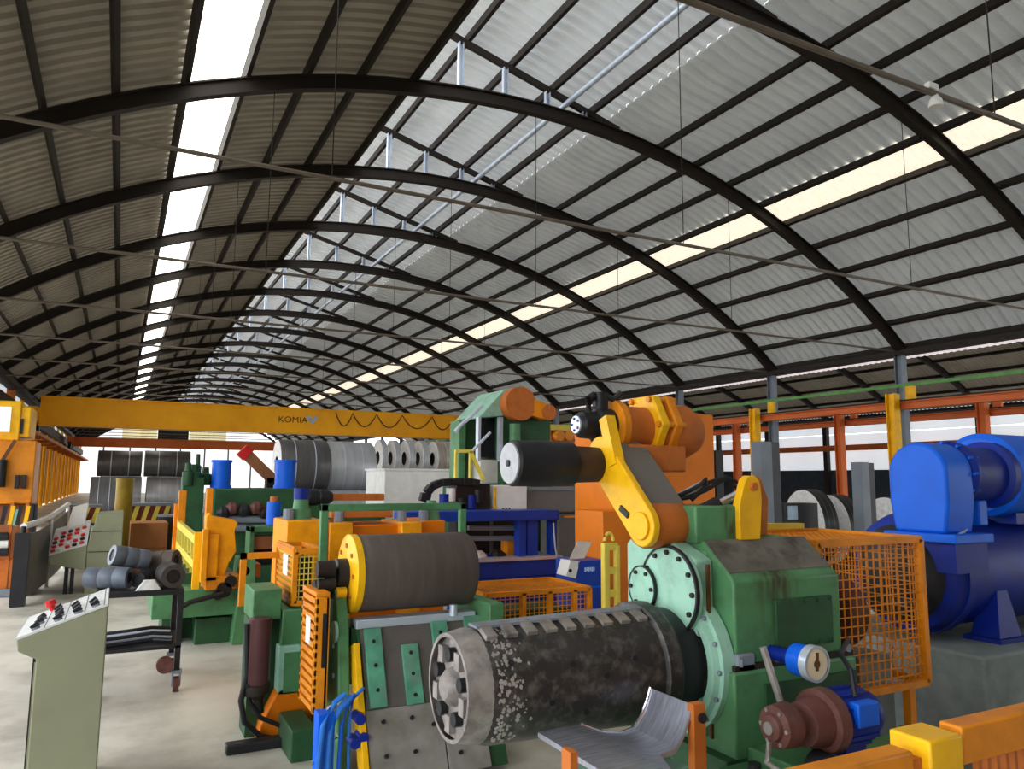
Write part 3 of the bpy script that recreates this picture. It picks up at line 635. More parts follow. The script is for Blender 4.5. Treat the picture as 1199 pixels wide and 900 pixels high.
MB().box(5.42, 5.52, 3.28, 3.46, 1.7, 1.88).build('pipe_support', blue, bm_, .01)
MB().box(5.9, 6.9, 3.3, 3.7, 1.7, 1.78).build('fan_base', blue_d, bm_)
MB().tube([PY(1113, 632, 3.2), PY(1122, 626, 3.2), PY(1132, 620, 3.2)], .01).build('conduit', galv, bm_)

# foreground barrier
fe = thing('safety_barrier', 'yellow-orange steel safety barrier in the near right corner', 'barrier')
MB().box(1.2, 2.17, 1.56, 1.64, 1.10, 1.2).build('top_rail', orange, fe, .008)
MB().box(2.17, 2.245, 1.57, 1.63, 1.06, 1.17).build('rail_joint', rust_o, fe)
MB().box(2.22, 2.38, 1.54, 1.68, 0, 1.225).build('post', yellow, fe, .008)
MB().box(2.41, 3.6, 1.56, 1.64, 1.12, 1.235).build('top_rail', orange, fe, .008)
MB().box(2.38, 2.41, 1.57, 1.63, 1.06, 1.17).build('rail_joint', rust_o, fe)
MB().box(2.5, 3.6, 1.58, 1.61, .25, .3).build('bottom_rail', orange, fe)
for k in range(22): MB().box(2.52+k*.05, 2.535+k*.05, 1.585, 1.605, .3, 1.12).build('baluster', rust_o, fe)
for k in range(14): MB().box(1.5+k*.05, 1.515+k*.05, 1.585, 1.605, .3, 1.10).build('baluster', rust_o, fe)
MB().box(1.4, 2.22, 1.58, 1.61, .25, .3).build('bottom_rail', orange, fe)
MB().box(1.35, 1.45, 1.56, 1.64, 0, 1.10).build('post', orange, fe)
MB().box(3.55, 3.65, 1.56, 1.64, 0, 1.12).build('post', orange, fe)

# ================================================================ PEELER with upper drum and sloped table
pe = thing('peeler_stand', 'green stand with dark rubber drum and sloped steel table', 'machine')
YD = 5.5; ZD = PY(475, 668, YD).z
xa, xb = 1.53, 2.44
ud = MB().lathe((xa+.02, YD, ZD), (xb, YD, ZD), [(0, .27), (.02, .275), (.97, .275), (1, .26)], 56).build('drum', drum_m, pe)
MB().lathe((xa-.03, YD, ZD), (xa+.03, YD, ZD), [(0, .255), (.2, .28), (1, .28)], 56).build('drum_end_plate', yellow, ud)
bolts(ud, rust_o, [(xa-.03, YD+.2*math.cos(k*PI/4), ZD+.2*math.sin(k*PI/4)) for k in range(8)], (-1, 0, 0), .018, .01)
MB().lathe((xa-.2, YD, ZD), (xa-.03, YD, ZD), [(0, .06), (.5, .06), (.55, .11), (1, .11)], 20).build('drum_bearing', black, pe)
MB().cyl((xa-.12, YD-.08, ZD-.12), (xa-.05, YD-.08, ZD-.12), .04, n=14).build('yellow_knob', yellow, pe)
for (y, z, r) in ((5.42, ZD+.05, .06), (5.5, ZD-.1, .07), (5.38, ZD-.05, .04)): MB().cyl((xa-.26, y, z), (xa-.14, y, z), r, n=12).build('swivel_joint', steel_dark, pe)
# side frame
MB().prism([(5.15, 0), (5.85, 0), (5.7, 1.15), (5.62, 1.22), (5.42, 1.22), (5.3, 1.0)], 'x', xa-.13, xa-.05).build('side_frame', green, pe, .01)
for z in (.25, .45, .65, .85): MB().cyl((xa-.14, 5.3+(z*.1), z), (xa-.04, 5.3+(z*.1), z), .018, n=8).build('bolt', galv, pe)
MB().box(xa-.05, xa-.03, 5.35, 5.7, 0, .85).build('side_web', green_d, pe)
MB().lathe((xa-.17, 5.34, .95), (xa-.13, 5.34, .95), [(0, .02), (.5, .07), (1, .07)], 20).build('cam_plate', green_l, pe)
# sloped table: local frame along slope
T0 = Vector((1.56, 5.32, .98)); S = Vector((0, -.42, -.98)).normalized(); XN = Vector((1, 0, 0)); NRM = S.cross(XN)
if NRM.y > 0: NRM = -NRM
def tpl(name, M, x0, x1, s0, s1, h0, h1, bevel=.003):
    P = lambda x, s, h: T0+XN*x+S*s+NRM*h
    return MB().hull([P(x0, s0, h0), P(x1, s0, h0), P(x1, s1, h0), P(x0, s1, h0)], [P(x0, s0, h1), P(x1, s0, h1), P(x1, s1, h1), P(x0, s1, h1)]).build(name, M, pe, bevel)
tpl('table_bed', green_d, -.02, .98, .02, 1.02, -.08, -.02)
tpl('upper_plate', plate_d, 0, .92, 0, .56, -.02, 0)
tpl('lower_plate', plate, -.01, .52, .56, 1.02, -.02, .012)
tpl('lower_plate', plate, .53, .84, .60, 1.02, -.02, .008)
tpl('guide_bar', teal, .02, .14, .03, .55, 0, .03)
tpl('guide_bar', teal, .28, .40, .16, .56, 0, .03)
tpl('guide_bar', teal, .52, .64, .02, .26, 0, .03)
tpl('guide_bar', teal, .78, .92, .0, .3, 0, .03)
tpl('table_edge', yellow, -.06, -.02, .12, 1.03, -.1, .03)
for x, s in [(.08, .12), (.08, .28), (.08, .44), (.34, .22), (.34, .36), (.34, .5), (.58, .1), (.58, .2), (.1, .64), (.3, .64), (.1, .85), (.3, .85), (.45, .7), (.62, .7), (.62, .9)]:
    c = T0+XN*x+S*s+NRM*.03; MB().cyl(c-NRM*.02, c+NRM*.004, .014, n=8).build('plate_bolt', black, pe)
MB().box(xa, xb, 5.3, 5.45, .96, 1.02).build('scraper_bar', galv, pe, .006)
MB().cyl((xb-.18, 5.3, 1.0), (xb-.18, 5.3, 1.08), .03, n=12).build('scraper_pin', galv, pe)
MB().box(xa-.02, xb+.05, 5.35, 5.75, .82, .96).build('drum_cradle', green_d, pe)
MB().box(xb+.02, xb+.14, 5.1, 5.8, 0, 1.1).build('side_frame', green, pe, .01)
# blue hose bundle at the foot
hb = thing('hose_bundle', 'blue and white hoses bundled at the foot of the green peeler stand', 'hoses')
for i, pts in enumerate([[(372, 905), (378, 850), (392, 822), (405, 812)], [(383, 905), (386, 860), (398, 830), (412, 815)], [(378, 880), (395, 862), (384, 845), (400, 818)], [(396, 905), (400, 850), (408, 825), (416, 812)], [(408, 905), (409, 845), (413, 818), (426, 805)], [(366, 895), (376, 872), (372, 850), (384, 828), (400, 820)]]):
    MB().tube([PY(u, v, 5.0+.02*i) for u, v in pts], [.018, .022, .008, .014, .012, .008][i]).build('hose', [hose_b, hose_b, white, blue, hose_b, galv][i], hb)
fbox('valve_block', blue, hb, 372, 835, 392, 880, 5.02, .12, .006, 0)
for u, v in ((420, 840), (424, 862), (414, 868)): 
    p = PY(u, v, 5.05); MB().cyl((p.x, 5.0, p.z), (p.x, 5.12, p.z), .035, n=12).build('valve', blue_d, hb)

# hydraulic stand at left of the peeler
hs = thing('hydraulic_stand', 'green post with maroon hydraulic cylinder and orange slatted guard', 'machine')
YH = 6.3
e = fb(330, 712, 395, 760, YH, .5)
MB().box(e[0], e[1], YH, YH+.5, e[4], e[5]).build('upper_column', green, hs, .01)
e2 = fb(326, 758, 372, 812, YH-.05, .5)
MB().box(e2[0], e2[1]+.1, YH-.05, YH+.5, e2[4], e2[5]+.02).build('mid_column', green_l, hs, .01)
MB().box(e2[0]+.04, e2[1]+.12, YH-.052, YH-.045, e2[4]+.02, e2[5]-.03).build('column_panel', green, hs)
oc = MB().prism([(1.06, 0), (1.56, 0), (1.56, .46), (1.38, .46), (1.2, .36), (1.08, .12)], 'y', YH-.05, YH+.45).build('skirt_cover', panel_o, hs, .01)
e3 = fb(296, 690, 330, 726, YH, .45)
MB().box(*e3).build('cylinder_bracket', green, hs, .01)
MB().box(e3[0], e3[1]+.02, YH+.1, YH+.4, 0, e3[4]).build('rear_post', green_d, hs)
p0, p1 = PY(305, 722, YH-.1), PY(301, 800, YH-.1)
MB().lathe(p0, p1, [(0, .05), (.02, .088), (.95, .088), (1, .085)], 28).build('cylinder_barrel', maroon, hs)
p2 = PY(302, 818, YH-.1)
MB().lathe(p1, p2, [(0, .09), (.15, .1), (.6, .1), (.7, .06), (1, .045)], 24).build('cylinder_head', steel_dark, hs)
MB().cyl(p2, PY(303, 834, YH-.1), .04, n=12).build('rod_eye', steel_dark, hs)
MB().tube([PY(u, v, YH-.12) for u, v in [(289, 730), (289, 790), (282, 820), (286, 845), (305, 862), (330, 866), (362, 855)]], .022).build('hose', black, hs)
MB().tube([PY(u, v, YH-.14) for u, v in [(290, 800), (292, 822), (305, 840), (330, 850), (362, 844)]], .018).build('hose', black, hs)
MB().box(PZ(262, 878).x, 1.5, 6.05, 6.16, 0, .07).build('floor_beam', black, hs, .01)
MB().box(1.2, 1.38, 5.7, 6.2, 0, .22).build('foot_block', green_d, hs, .01)
# slatted guard
sx0, sx1 = 1.22, 1.315; sy0, sy1 = 5.2, 5.62; z0_, z1_ = .46, 1.21
gd = MB().box(sx1-.02, sx1, sy0, sy1, z0_, z1_).build('guard_back', orange, hs)
MB().box(sx0, sx1, sy0, sy0+.03, z0_, z1_).build('guard_front', orange, gd, .006)
MB().box(sx0, sx1, sy0, sy1, z1_, z1_+.03).build('guard_cap', orange, gd, .006)
MB().box(sx0, sx1, sy1-.03, sy1, z0_, z1_).build('guard_front', orange, gd)
for k in range(13):
    z = z0_+.03+k*(z1_-z0_-.06)/12
    MB().box(sx0, sx0+.02, sy0, sy1, z-.018, z+.018).build('guard_slat', orange, gd)
MB().box(sx0-.004, sx0, 5.33, 5.46, .88, 1.06).build('warning_label', white, gd)
MB().box(sx0+.05, sx0+.08, sy0-.004, sy0, .75, 1.1).build('guard_slot', black, gd)
# small mesh cage above
xs0, xs1 = PY(345, 675, 6.35).x, PY(377, 675, 6.35).x
zs0, zs1 = PY(360, 705, 6.35).z, PY(360, 645, 6.35).z
mc = thing('mesh_cage', 'small orange mesh cage on top of the green hydraulic stand', 'guard')
frame_bars('frame_bar', orange, mc, xs0, xs1, 6.35, 7.1, zs0, zs1, .04)
grid_mesh('wire_mesh', pale_y, mc, (xs0, 6.35, zs0), (xs1-xs0, 0, 0), (0, 0, zs1-zs0), 6, 9, .007)
grid_mesh('wire_mesh', pale_y, mc, (xs0, 6.35, zs0), (0, .75, 0), (0, 0, zs1-zs0), 14, 9, .007)
for k in range(9): MB().box(xs0-.01, xs0+.01, 6.37, 7.08, zs0+.02+k*.05, zs0+.045+k*.05).build('guard_slat', orange, mc)
MB().box(xs0-.012, xs0-.008, 6.6, 6.8, zs1-.22, zs1-.05).build('warning_label', white, mc)
MB().box(xs0, xs0+.3, 6.85, 7.2, 0, zs0-.02).build('cage_plinth', green_d, mc)
MB().cyl(((xs0+xs1)/2, 6.7, zs0), ((xs0+xs1)/2, 6.7, zs1-.08), .1, n=16).build('enclosed_motor', steel_dark, mc)
MB().box(xs0-.33, xs0-.28, 7.0, 7.05, zs0-.1, zs1-.06).box(xs0-.33, xs0, 7.0, 7.05, zs1-.11, zs1-.06).build('bent_bracket', orange, mc)

# tubular frame + orange drive unit behind drum
tf = thing('tubular_frame', 'green square-tube portal frame behind the rubber drum', 'frame')
YT = 6.2
a, b = PY(381, 590, YT), PY(543, 588, YT)
MB().box(a.x-.03, a.x+.03, YT, YT+.06, 0, a.z).build('upright', green, tf, .006)
MB().box(b.x-.03, b.x+.03, YT, YT+.06, 0, a.z).build('upright', green, tf, .006)
MB().box(a.x-.03, b.x+.03, YT, YT+.06, a.z-.06, a.z).build('crossbar', green, tf, .006)
od = thing('slitter_drive', 'orange gear housings in a row behind the green tubular frame', 'machine')
YO = 7.4
for i, (u0_, u1_, v0_) in enumerate([(335, 381, 609), (385, 413, 612), (413, 470, 614), (470, 494, 611), (494, 521, 609)]):
    fbox('gear_housing', [amber, amber, panel_o, amber, panel_o][i], od, u0_, v0_, u1_, 655, YO+(.12 if i in (2, 4) else 0), .7, .012, .3)
fbox('top_tray', rust_o, od, 388, 598, 460, 606, YO+.2, .4, .01)
fbox('top_cover', pale_y, od, 398, 592, 440, 600, YO+.6, .3, .01)
for u in (340, 400, 474, 500): 
    p = PY(u, 606, YO+.1); MB().cyl((p.x, p.y+.1, p.z-.1), (p.x, p.y+.1, p.z+.08), .05, n=10).build('lifting_eye', steel_grey, od)
p = PY(352, 600, YO+.3)
MB().lathe((p.x, p.y, p.z-.1), (p.x, p.y, p.z+.13), [(0, .12), (.4, .1), (.6, .1), (.62, .08), (1, .07)], 16).build('green_pump', green, od)
MB().cyl((p.x, p.y, p.z+.13), (p.x, p.y, p.z+.24), .075, n=16).build('blue_cap', blue_d, od)
p = PY(505, 600, YO+.3)
MB().lathe((p.x, p.y, p.z-.1), (p.x, p.y, p.z+.13), [(0, .1), (.5, .08), (1, .05)], 16).build('green_pump', green, od)
MB().box(PY(335, 600, YO).x, PY(521, 600, YO).x, YO+.15, YO+.6, 0, .3).build('machine_bed', green_d, od)

# mid-left machine with yellow guides
ml = thing('entry_guide', 'green bed with yellow guide plates and side gate near the trolley', 'machine')
e = fb(178, 690, 290, 722, 10, 1.2)
MB().box(*e).build('bed', green, ml, .01)
e = fb(228, 722, 290, 757, 10.1, 1.0)
MB().box(e[0], e[1], 10.1, 11.1, 0, e[5]).build('pedestal', green_d, ml, .01)
MB().prism([(PZ(272, 757).x, 0), (PZ(300, 757).x, 0), (PZ(298, 757).x, 1.0), (PZ(281, 757).x, 1.0)], 'y', 9.9, 10.6).build('end_wedge', green, ml, .01)
MB().box(PY(192, 720, 10).x, PY(206, 720, 10).x, 10.3, 11, 0, .5).build('pedestal', green_d, ml)
poly = [PY(u, v, 10.0) for u, v in [(241, 680), (241, 605), (246, 600), (250, 604), (274, 608), (279, 612), (275, 622), (277, 645), (268, 660), (262, 676), (256, 680)]]
MB().prism([(p.x, p.z) for p in poly], 'y', 10.0, 10.25).build('guide_plate', amber, ml, .012)
fbox('guide_post', orange, ml, 239, 571, 247, 690, 10.25, .12, .006)
fbox('guide_post', amber, ml, 236, 620, 243, 682, 9.9, .12, .006)
fbox('guide_foot', orange, ml, 240, 674, 280, 690, 9.95, .4, .01)
fbox('guide_block', amber, ml, 240, 625, 255, 680, 9.95, .05, .006)
# slanted gate running away from the camera
gx = PY(231, 640, 10.1).x
za, zb_ = PX(231, 632, gx).z, PX(231, 690, gx).z
ga_ = MB().bar((gx, 10.1, za), (gx, 13.4, za+.02), .06, .1).build('gate_rail', pale_y, ml)
MB().bar((gx, 10.1, zb_+.25), (gx, 13.4, zb_+.25), .06, .1).build('gate_rail', pale_y, ml)
for k in range(7): MB().box(gx-.025, gx+.025, 10.12+k*.54, 10.17+k*.54, zb_, za).build('gate_bar', pale_y, ml)
MB().box(gx-.04, gx+.04, 10.05, 10.13, .55, za+.1).build('gate_post', yellow, ml)
MB().box(gx-.2, gx+.5, 10.6, 13.6, 0, zb_+.1).build('bed_extension', green_d, ml)
fbox('guide_post', orange, ml, 208, 574, 217, 640, 13.5, .12, .006, zb_)
fbox('guide_post', orange, ml, 203, 590, 207, 640, 13.6, .12, .006, zb_)
for (u, v, r) in [(262, 690, .09), (270, 680, .07), (286, 668, .06), (255, 696, .06)]:
    p = PY(u, v, 9.95); MB().cyl((p.x, 9.9, p.z), (p.x, 10.1, p.z), r, n=12).build('valve', steel_dark, ml)
MB().tube([PY(u, v, 9.9) for u, v in [(205, 715), (222, 705), (240, 700), (262, 694)]], .03).build('linkage', steel_dark, ml)
MB().tube([PY(u, v, 9.85) for u, v in [(208, 717), (209, 745), (210, 757)]], .02).build('linkage', steel_dark, ml)
fbox('control_box', rust_o, ml, 288, 660, 305, 676, 10.1, .3, .01)
e = fb(292, 616, 336, 660, 11.2, .3)
MB().box(e[0], e[0]+.06, 11.2, 11.6, 0, e[5]).build('roller_frame', green, ml, .006)
MB().box(e[0], e[1], 11.2, 11.6, e[5]-.08, e[5]).build('roller_frame', green, ml, .006)
MB().box(e[0]+.06, e[1], 11.25, 11.5, e[5]-.32, e[5]-.14).build('roller_box', brown_m, ml)
MB().cyl((e[0]+.05, 11.4, .9), (e[1], 11.4, .9), .14, n=20).build('roller', black, ml)
p = PY(320, 614, 11.4)
MB().cyl((p.x, 11.4, p.z), (p.x, 11.4, PY(320, 587, 11.4).z), .1, n=20).build('blue_cylinder', blue, ml)
MB().cyl((p.x, 11.4, PY(320, 587, 11.4).z), (p.x, 11.4, PY(320, 581, 11.4).z), .06, n=14).build('cylinder_cap', rust_o, ml)

# green levelling machine with blue motors
gl = thing('levelling_machine', 'long green levelling machine with two bright blue motors on top', 'machine')
YL = 15
e = fb(250, 572, 348, 603, YL, 1.6)
MB().box(*e).build('head', green_d, gl, .02)
e2 = fb(246, 603, 352, 640, YL-.1, 1.6)
MB().box(e2[0], e2[1], YL+.1, YL+1.5, 0, e2[5]).build('base', green_d, gl, .02)
for v_ in (608, 618): 
    p, q = PY(252, v_, YL-.1), PY(345, v_, YL-.1)
    MB().cyl((p.x, YL-.1, p.z), (q.x, YL-.1, q.z), .07, n=16).build('roller', steel_grey, gl)
for (u0_, u1_) in ((249, 275), (325, 352)):
    e3 = fb(u0_, 539, u1_, 571, YL+.3, .6); cx_ = (e3[0]+e3[1])/2; r_ = (e3[1]-e3[0])/2
    b_ = MB().cyl((cx_, YL+.7, e3[4]), (cx_, YL+.7, e3[5]), r_*.9, n=24).build('motor', blue, gl)
    MB().cyl((cx_, YL+.7, e3[5]-.03), (cx_, YL+.7, e3[5]+.02), r_, n=24).build('motor_rim', blue, b_)
    MB().cyl((cx_, YL+.7, e3[4]-.02), (cx_, YL+.7, e3[4]+.05), r_, n=24).build('motor_rim', blue, b_)
p = PY(233, 562, YL+.5)
MB().box(p.x-.28, p.x+.1, YL+.5, YL+1, 0, p.z+.05).build('valve_tower', green_d, gl, .02)
for dx, hh, rr in ((-.2, .32, .1), (-.02, .5, .07), (.14, .25, .12), (-.08, .3, .13)): MB().lathe((p.x+dx, YL+.7+dx, p.z-.1), (p.x+dx, YL+.7+dx, p.z+hh), [(0, rr), (.6, rr), (.65, rr*.6), (1, rr*.5)], 12).build('valve', green_d, gl)
for k, (u, v, M) in enumerate([(272, 595, redbr), (285, 597, black), (300, 594, redbr), (262, 600, black), (310, 600, steel_dark)]):
    p = PY(u, v, YL-.15); MB().lathe((p.x-.12, p.y, p.z), (p.x+.12, p.y, p.z), [(0, .05), (.3, .12), (.7, .12), (1, .05)], 12).build('adjuster', M, gl)
for u in (355, 368, 380):
    p = PY(u, 582, YL+.3); MB().lathe((p.x-.2, p.y, p.z), (p.x+.15, p.y, p.z), [(0, .08), (.3, .16), (.7, .16), (1, .1)], 12).build('cable_roll', black if u > 360 else rust_o, gl)
MB().box(PY(352, 600, YL).x-.05, PY(455, 600, YL).x, YL+.2, YL+.9, 0, PY(400, 592, YL).z).build('exit_bed', green_d, gl)
fbox('orange_tray', rust_o, gl, 390, 578, 450, 586, YL+.3, .3)
# red tipped boom
bo = thing('boom', 'slanted rusty boom with bright red tip above the green machine', 'boom')
p, q = PY(320, 562, 17), PY(287, 530, 17)
MB().bar(q, p, .2, .22).build('boom_arm', brown_m, bo)
MB().bar(q+(q-p)*.12, q+(p-q)*.1, .24, .28).build('boom_tip', red, bo)
MB().box(p.x-.15, p.x+.15, 16.9, 17.2, 0, p.z+.05).build('boom_post', steel_dark, bo)

# ================================================================ CONTROL DESKS, TROLLEY (left)
def desk(label, Y, dep, pts, M):
    t = thing('control_desk', label, 'control desk')
    P = [PY(u, v, Y) for u, v in pts]; poly = [(p.x, p.z) for p in P]
    fl_, fr, kn, tr = poly[0], poly[1], poly[2], poly[3]
    body = [(kn[0], 0), (kn[0], kn[1]), fr, fl_, tr, (tr[0], 0)]
    MB().prism(body, 'y', Y, Y+dep).build('cabinet', M, t, .008)
    MB().box(kn[0]-.01, kn[0]+.005, Y+.03, Y+dep-.03, .05, kn[1]-.02).build('door', olive, t)
    n = Vector((-(tr[1]-fl_[1]), 0, tr[0]-fl_[0])).normalized(); A = Vector((fl_[0], Y, fl_[1])); D = Vector((tr[0]-fl_[0], 0, tr[1]-fl_[1]))
    pn = MB().hull([A+n*.001, A+D+n*.001, A+D+Vector((0, dep, 0))+n*.001, A+Vector((0, dep, 0))+n*.001], [A+n*.014, A+D+n*.014, A+D+Vector((0, dep, 0))+n*.014, A+Vector((0, dep, 0))+n*.014]).build('switch_panel', desk_p, t)
    return t, A, D, n
dA, A, D, n = desk('near olive-grey control desk with white switch panel and black knobs', 5.45, .78, [(19, 750), (20, 763), (42, 772), (127, 709)], olive)
DY = .78
for i, f_ in enumerate((.2, .42, .64, .86)):
    for j in range(5):
        if j >= (3, 4, 3, 2)[i]: continue
        c = A+D*(f_+.03*math.sin(i+j))+Vector((0, .08+j*.15, 0))+n*.014
        k = MB().cyl(c, c+n*.012, .024, n=12).build('knob_base', steel_grey, dA)
        MB().bar(c+n*.012-D.normalized()*.022, c+n*.03+D.normalized()*.022, .02, .03).build('selector_knob', black, dA)
    c0_, c1_ = A+D*(f_+.1)+n*.0145, A+D*(f_+.1)+n*.0145+Vector((0, DY, 0))
    MB().bar(c0_, c1_, .006, .002).build('panel_line', steel_grey, dA)
c = A+D*.3+Vector((0, .68, 0))+n*.014
MB().lathe(c, c+n*.07, [(0, .02), (.4, .02), (.5, .035), (1, .03)], 14).build('stop_button', red, dA)
MB().box(A.x+.09, A.x+.098, 5.48, 6.2, .05, 1.05).build('door_seal', black, dA)
dB = thing('control_desk', 'far olive-grey control desk with red-dotted sloping panel', 'control desk')
YF = 15.2
a_, b_, c_, d_ = PY(57, 651, YF), PY(102, 638, YF), PY(92, 668, YF), PY(58, 661, YF)
up1 = Vector((0, 1.3, .36))
MB().hull([d_, (b_.x, YF, c_.z), (b_.x, YF+1.3, c_.z), d_+Vector((0, 1.3, 0))], [a_, b_, b_+up1, a_+up1]).build('console', olive, dB, .01)
n = Vector((-(b_.z-a_.z), 0, b_.x-a_.x)).cross(Vector((0, 0, 0))) if False else (b_-a_).cross(up1).normalized()
MB().hull([a_+n*.002, b_+n*.002, b_+up1+n*.002, a_+up1+n*.002], [a_+n*.02, b_+n*.02, b_+up1+n*.02, a_+up1+n*.02]).build('switch_panel', desk_p, dB)
for i in range(5):
    for j in range(5):
        c = a_+(b_-a_)*(.1+.19*i)+up1*(.08+.15*j)+n*.02
        MB().cyl(c, c+n*.035, .038, n=10).build('push_button', [red, black, white, red, red][(i*2+j*3) % 5], dB)
c = a_+(b_-a_)*.35+up1*.82+n*.022
MB().hull([c, c+(b_-a_)*.5, c+(b_-a_)*.55+up1*.3+Vector((0, 0, .25)), c+(b_-a_)*.1+up1*.3+Vector((0, 0, .25))], [q+n*.03 for q in (c, c+(b_-a_)*.5, c+(b_-a_)*.55+up1*.3+Vector((0, 0, .25)), c+(b_-a_)*.1+up1*.3+Vector((0, 0, .25)))]).build('paper_stack', white, dB)
MB().prism([(b_.x+.004, 0), (b_.x+.004, b_.z)]+[(PY(u, v, YF).x, PY(u, v, YF).z) for u, v in [(114, 602), (145, 600)]]+[(PY(143, 640, YF).x, 0)], 'y', YF, YF+1.3).build('tall_cabinet', olive, dB, .01)
for z in (.35, .7, 1.05): MB().box(b_.x+.02, PY(142, 640, YF).x, YF-.006, YF, z, z+.012).build('panel_seam', steel_dark, dB)
for u in (77, 84): 
    p = PY(u, 680, 15.3); MB().box(p.x-.03, p.x+.03, 15.3, 15.36, 0, .55).build('desk_leg', black, dB)

# trolley
tr_ = thing('trolley', 'black steel trolley on casters behind the near control desk', 'trolley')
TY0, TY1 = 8.0, 8.85; tx0, tx1 = -.12, .62; tz = .945
MB().box(tx0, tx1, TY0, TY1, tz-.05, tz).build('top_shelf', black, tr_, .005)
MB().box(tx0, tx1, TY0, TY1, .40, .43).build('lower_shelf', black, tr_, .005)
for x in (tx0, tx1-.05):
    for y in (TY0, TY1-.05):
        lg = MB().box(x, x+.05, y, y+.05, .2, tz-.05).build('leg', black, tr_)
        MB().box(x-.02, x+.07, y-.02, y+.07, .17, .2).build('caster_plate', steel_grey, lg)
        MB().cyl((x+.0, y+.03, .07), (x+.05, y+.03, .07), .07, n=18).build('caster_wheel', redbr, tr_)
        MB().box(x-.015, x, y, y+.06, .05, .17).box(x+.05, x+.065, y, y+.06, .05, .17).build('caster_fork', steel_grey, tr_)
p = PY(200, 778, 7.97); MB().lathe((p.x-.05, 7.96, p.z), (p.x-.05, 8.02, p.z), [(0, .04), (0, .075), (1, .075)], 18).build('swivel_bearing', redbr, tr_)
def roll(label, c, ax, ln, r, M):
    t = thing('band_roll', label, 'roll', 'rolls on the trolley')
    c = Vector(c); ax = Vector(ax).normalized()
    o = MB().lathe(c-ax*ln/2, c+ax*ln/2, [(0, r*.55), (0, r*.96), (.08, r), (.3, r), (.33, r*.93), (.36, r), (.64, r), (.67, r*.93), (.7, r), (.92, r), (1, r*.96), (1, r*.55), (0, r*.55)], 24, caps=False).build('roll_body', M, t)
    MB().lathe(c-ax*(ln/2-.01), c+ax*(ln/2-.01), [(0, r*.5), (1, r*.5)], 18).build('roll_core', black, t)
rub = mat('grey_rubber_roll', (96, 104, 116), .4, var=.25, scale=6)
roll('grey rubber roll lying at the left end of the trolley top', (-.03, 8.28, tz+.103), (.9, -.45, .0), .4, .10, rub)
roll('grey rubber roll resting on top of the trolley pile, tilted left', (.14, 8.45, tz+.27), (.85, .3, -.2), .34, .10, rub)
roll('brownish roll at the back of the trolley pile', (.43, 8.62, tz+.2), (.8, -.5, .1), .34, .11, mat('brown_roll', (92, 82, 76), .5, var=.2))
roll('dark ring roll facing the viewer at the right end of the trolley', (.5, 8.2, tz+.115), (-.15, 1, 0), .3, .115, mat('charcoal_roll', (66, 62, 62), .5, var=.2))
roll('small black roll in the middle of the trolley pile', (.27, 8.33, tz+.078), (.4, .9, 0), .26, .075, black)
tag(MB().prism([(.2, tz), (.42, tz), (.36, tz+.09), (.27, tz+.09)], 'y', 8.03, 8.1).build('metal_wedge', coil_f, None, .004), 'pale metal wedge at the front of the trolley top', 'wedge')
for i in range(5):
    st = MB().tube([(tx0+.1, 8.1+.12*i, 0.452+.006*i), (.2, 8.15+.1*i, .455+.01*i), (.38, 8.2+.09*i, .46+.012*i), (.55, 8.12+.12*i, .452+.008*i)], .016 if i % 2 else .02)
    tag(st.build('metal_strap', [black, steel_grey, black, galv, black][i]), 'bent metal strap lying on the trolley lower shelf', 'strap', 'straps on the trolley lower shelf')

# ================================================================ LEFT EDGE
hp = thing('hydraulic_press', 'orange press unit with black striped frame at the left edge', 'machine')
YP = 15.5
for (u0_, v0_, u1_, v1_, M, dd, z) in [(-40, 515, 40, 590, orange, 0, None), (-40, 590, 34, 660, brown_m, .3, None), (-40, 655, 34, 690, rust_o, -.1, None), (-40, 690, 36, 705, steel_grey, -.2, 0)]:
    fbox('press_body', M, hp, u0_, v0_, u1_, v1_, YP+dd, .9, .02, z)
fbox('press_head', yellow, hp, -40, 468, 24, 515, YP+.2, 1.2, .02)
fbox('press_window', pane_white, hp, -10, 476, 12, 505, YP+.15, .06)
fbox('press_head', yellow, hp, 20, 476, 36, 512, YP+.25, 1.0, .02)
fbox('dark_slot', black, hp, 21, 490, 27, 508, YP+.22, .05)
for u in (33, 36): fbox('side_bar', black, hp, u, 590, u+4, 690, YP-.15, .1, 0, 0)
for u in (8, 26): fbox('upright', rust_o, hp, u, 588, u+4, 690, YP-.12, .1, 0, 0)
p, q = PY(2, 540, YP-.1), PY(18, 515, YP-.1); MB().bar(p, q, .05).build('diagonal_rod', redbr, hp)
MB().cyl((PY(1, 555, YP-.1).x, YP-.1, PY(0, 570, YP).z), (PY(1, 555, YP-.1).x, YP-.1, PY(0, 538, YP).z), .08, n=14).build('black_cylinder', black, hp)
for u in (17, 25): fbox('valve', black, hp, u, 556, u+5, 572, YP-.1, .1)
fbox('gauge_box', green_l, hp, 13, 596, 22, 615, YP-.12, .1)
for k in range(4): 
    v_ = 592; u_ = 2+k*9
    a_, b_ = PY(u_+5, v_, YP-.12), PY(u_, v_+22, YP-.12); MB().bar(a_, b_, .06, .04).build('hazard_stripe', yellow if k % 2 else black, hp)
for k in range(3):
    p = PY(3, 628+k*9, YP-.2); MB().lathe((p.x-.3, YP-.2, p.z), (p.x+.08, YP-.2, p.z), [(0, .07), (1, .07)], 14).build('stored_bar', white if k % 2 else black, hp)
hr = thing('handrail', 'white pipe handrail beside dark mesh fence on the left', 'handrail')
xh = PZ(50, 690).x
pts = [PX(u, v, xh-.35+.0*u) for u, v in [(28, 616), (45, 611), (60, 604), (72, 596), (80, 590)]]
pts = [PY(28, 616, 14.2), PY(45, 611, 14.9), PY(60, 604, 16.4), PY(72, 596, 18), PY(80, 590, 19.5)]
MB().tube(pts, .05, 10).build('rail_pipe', white, hr)
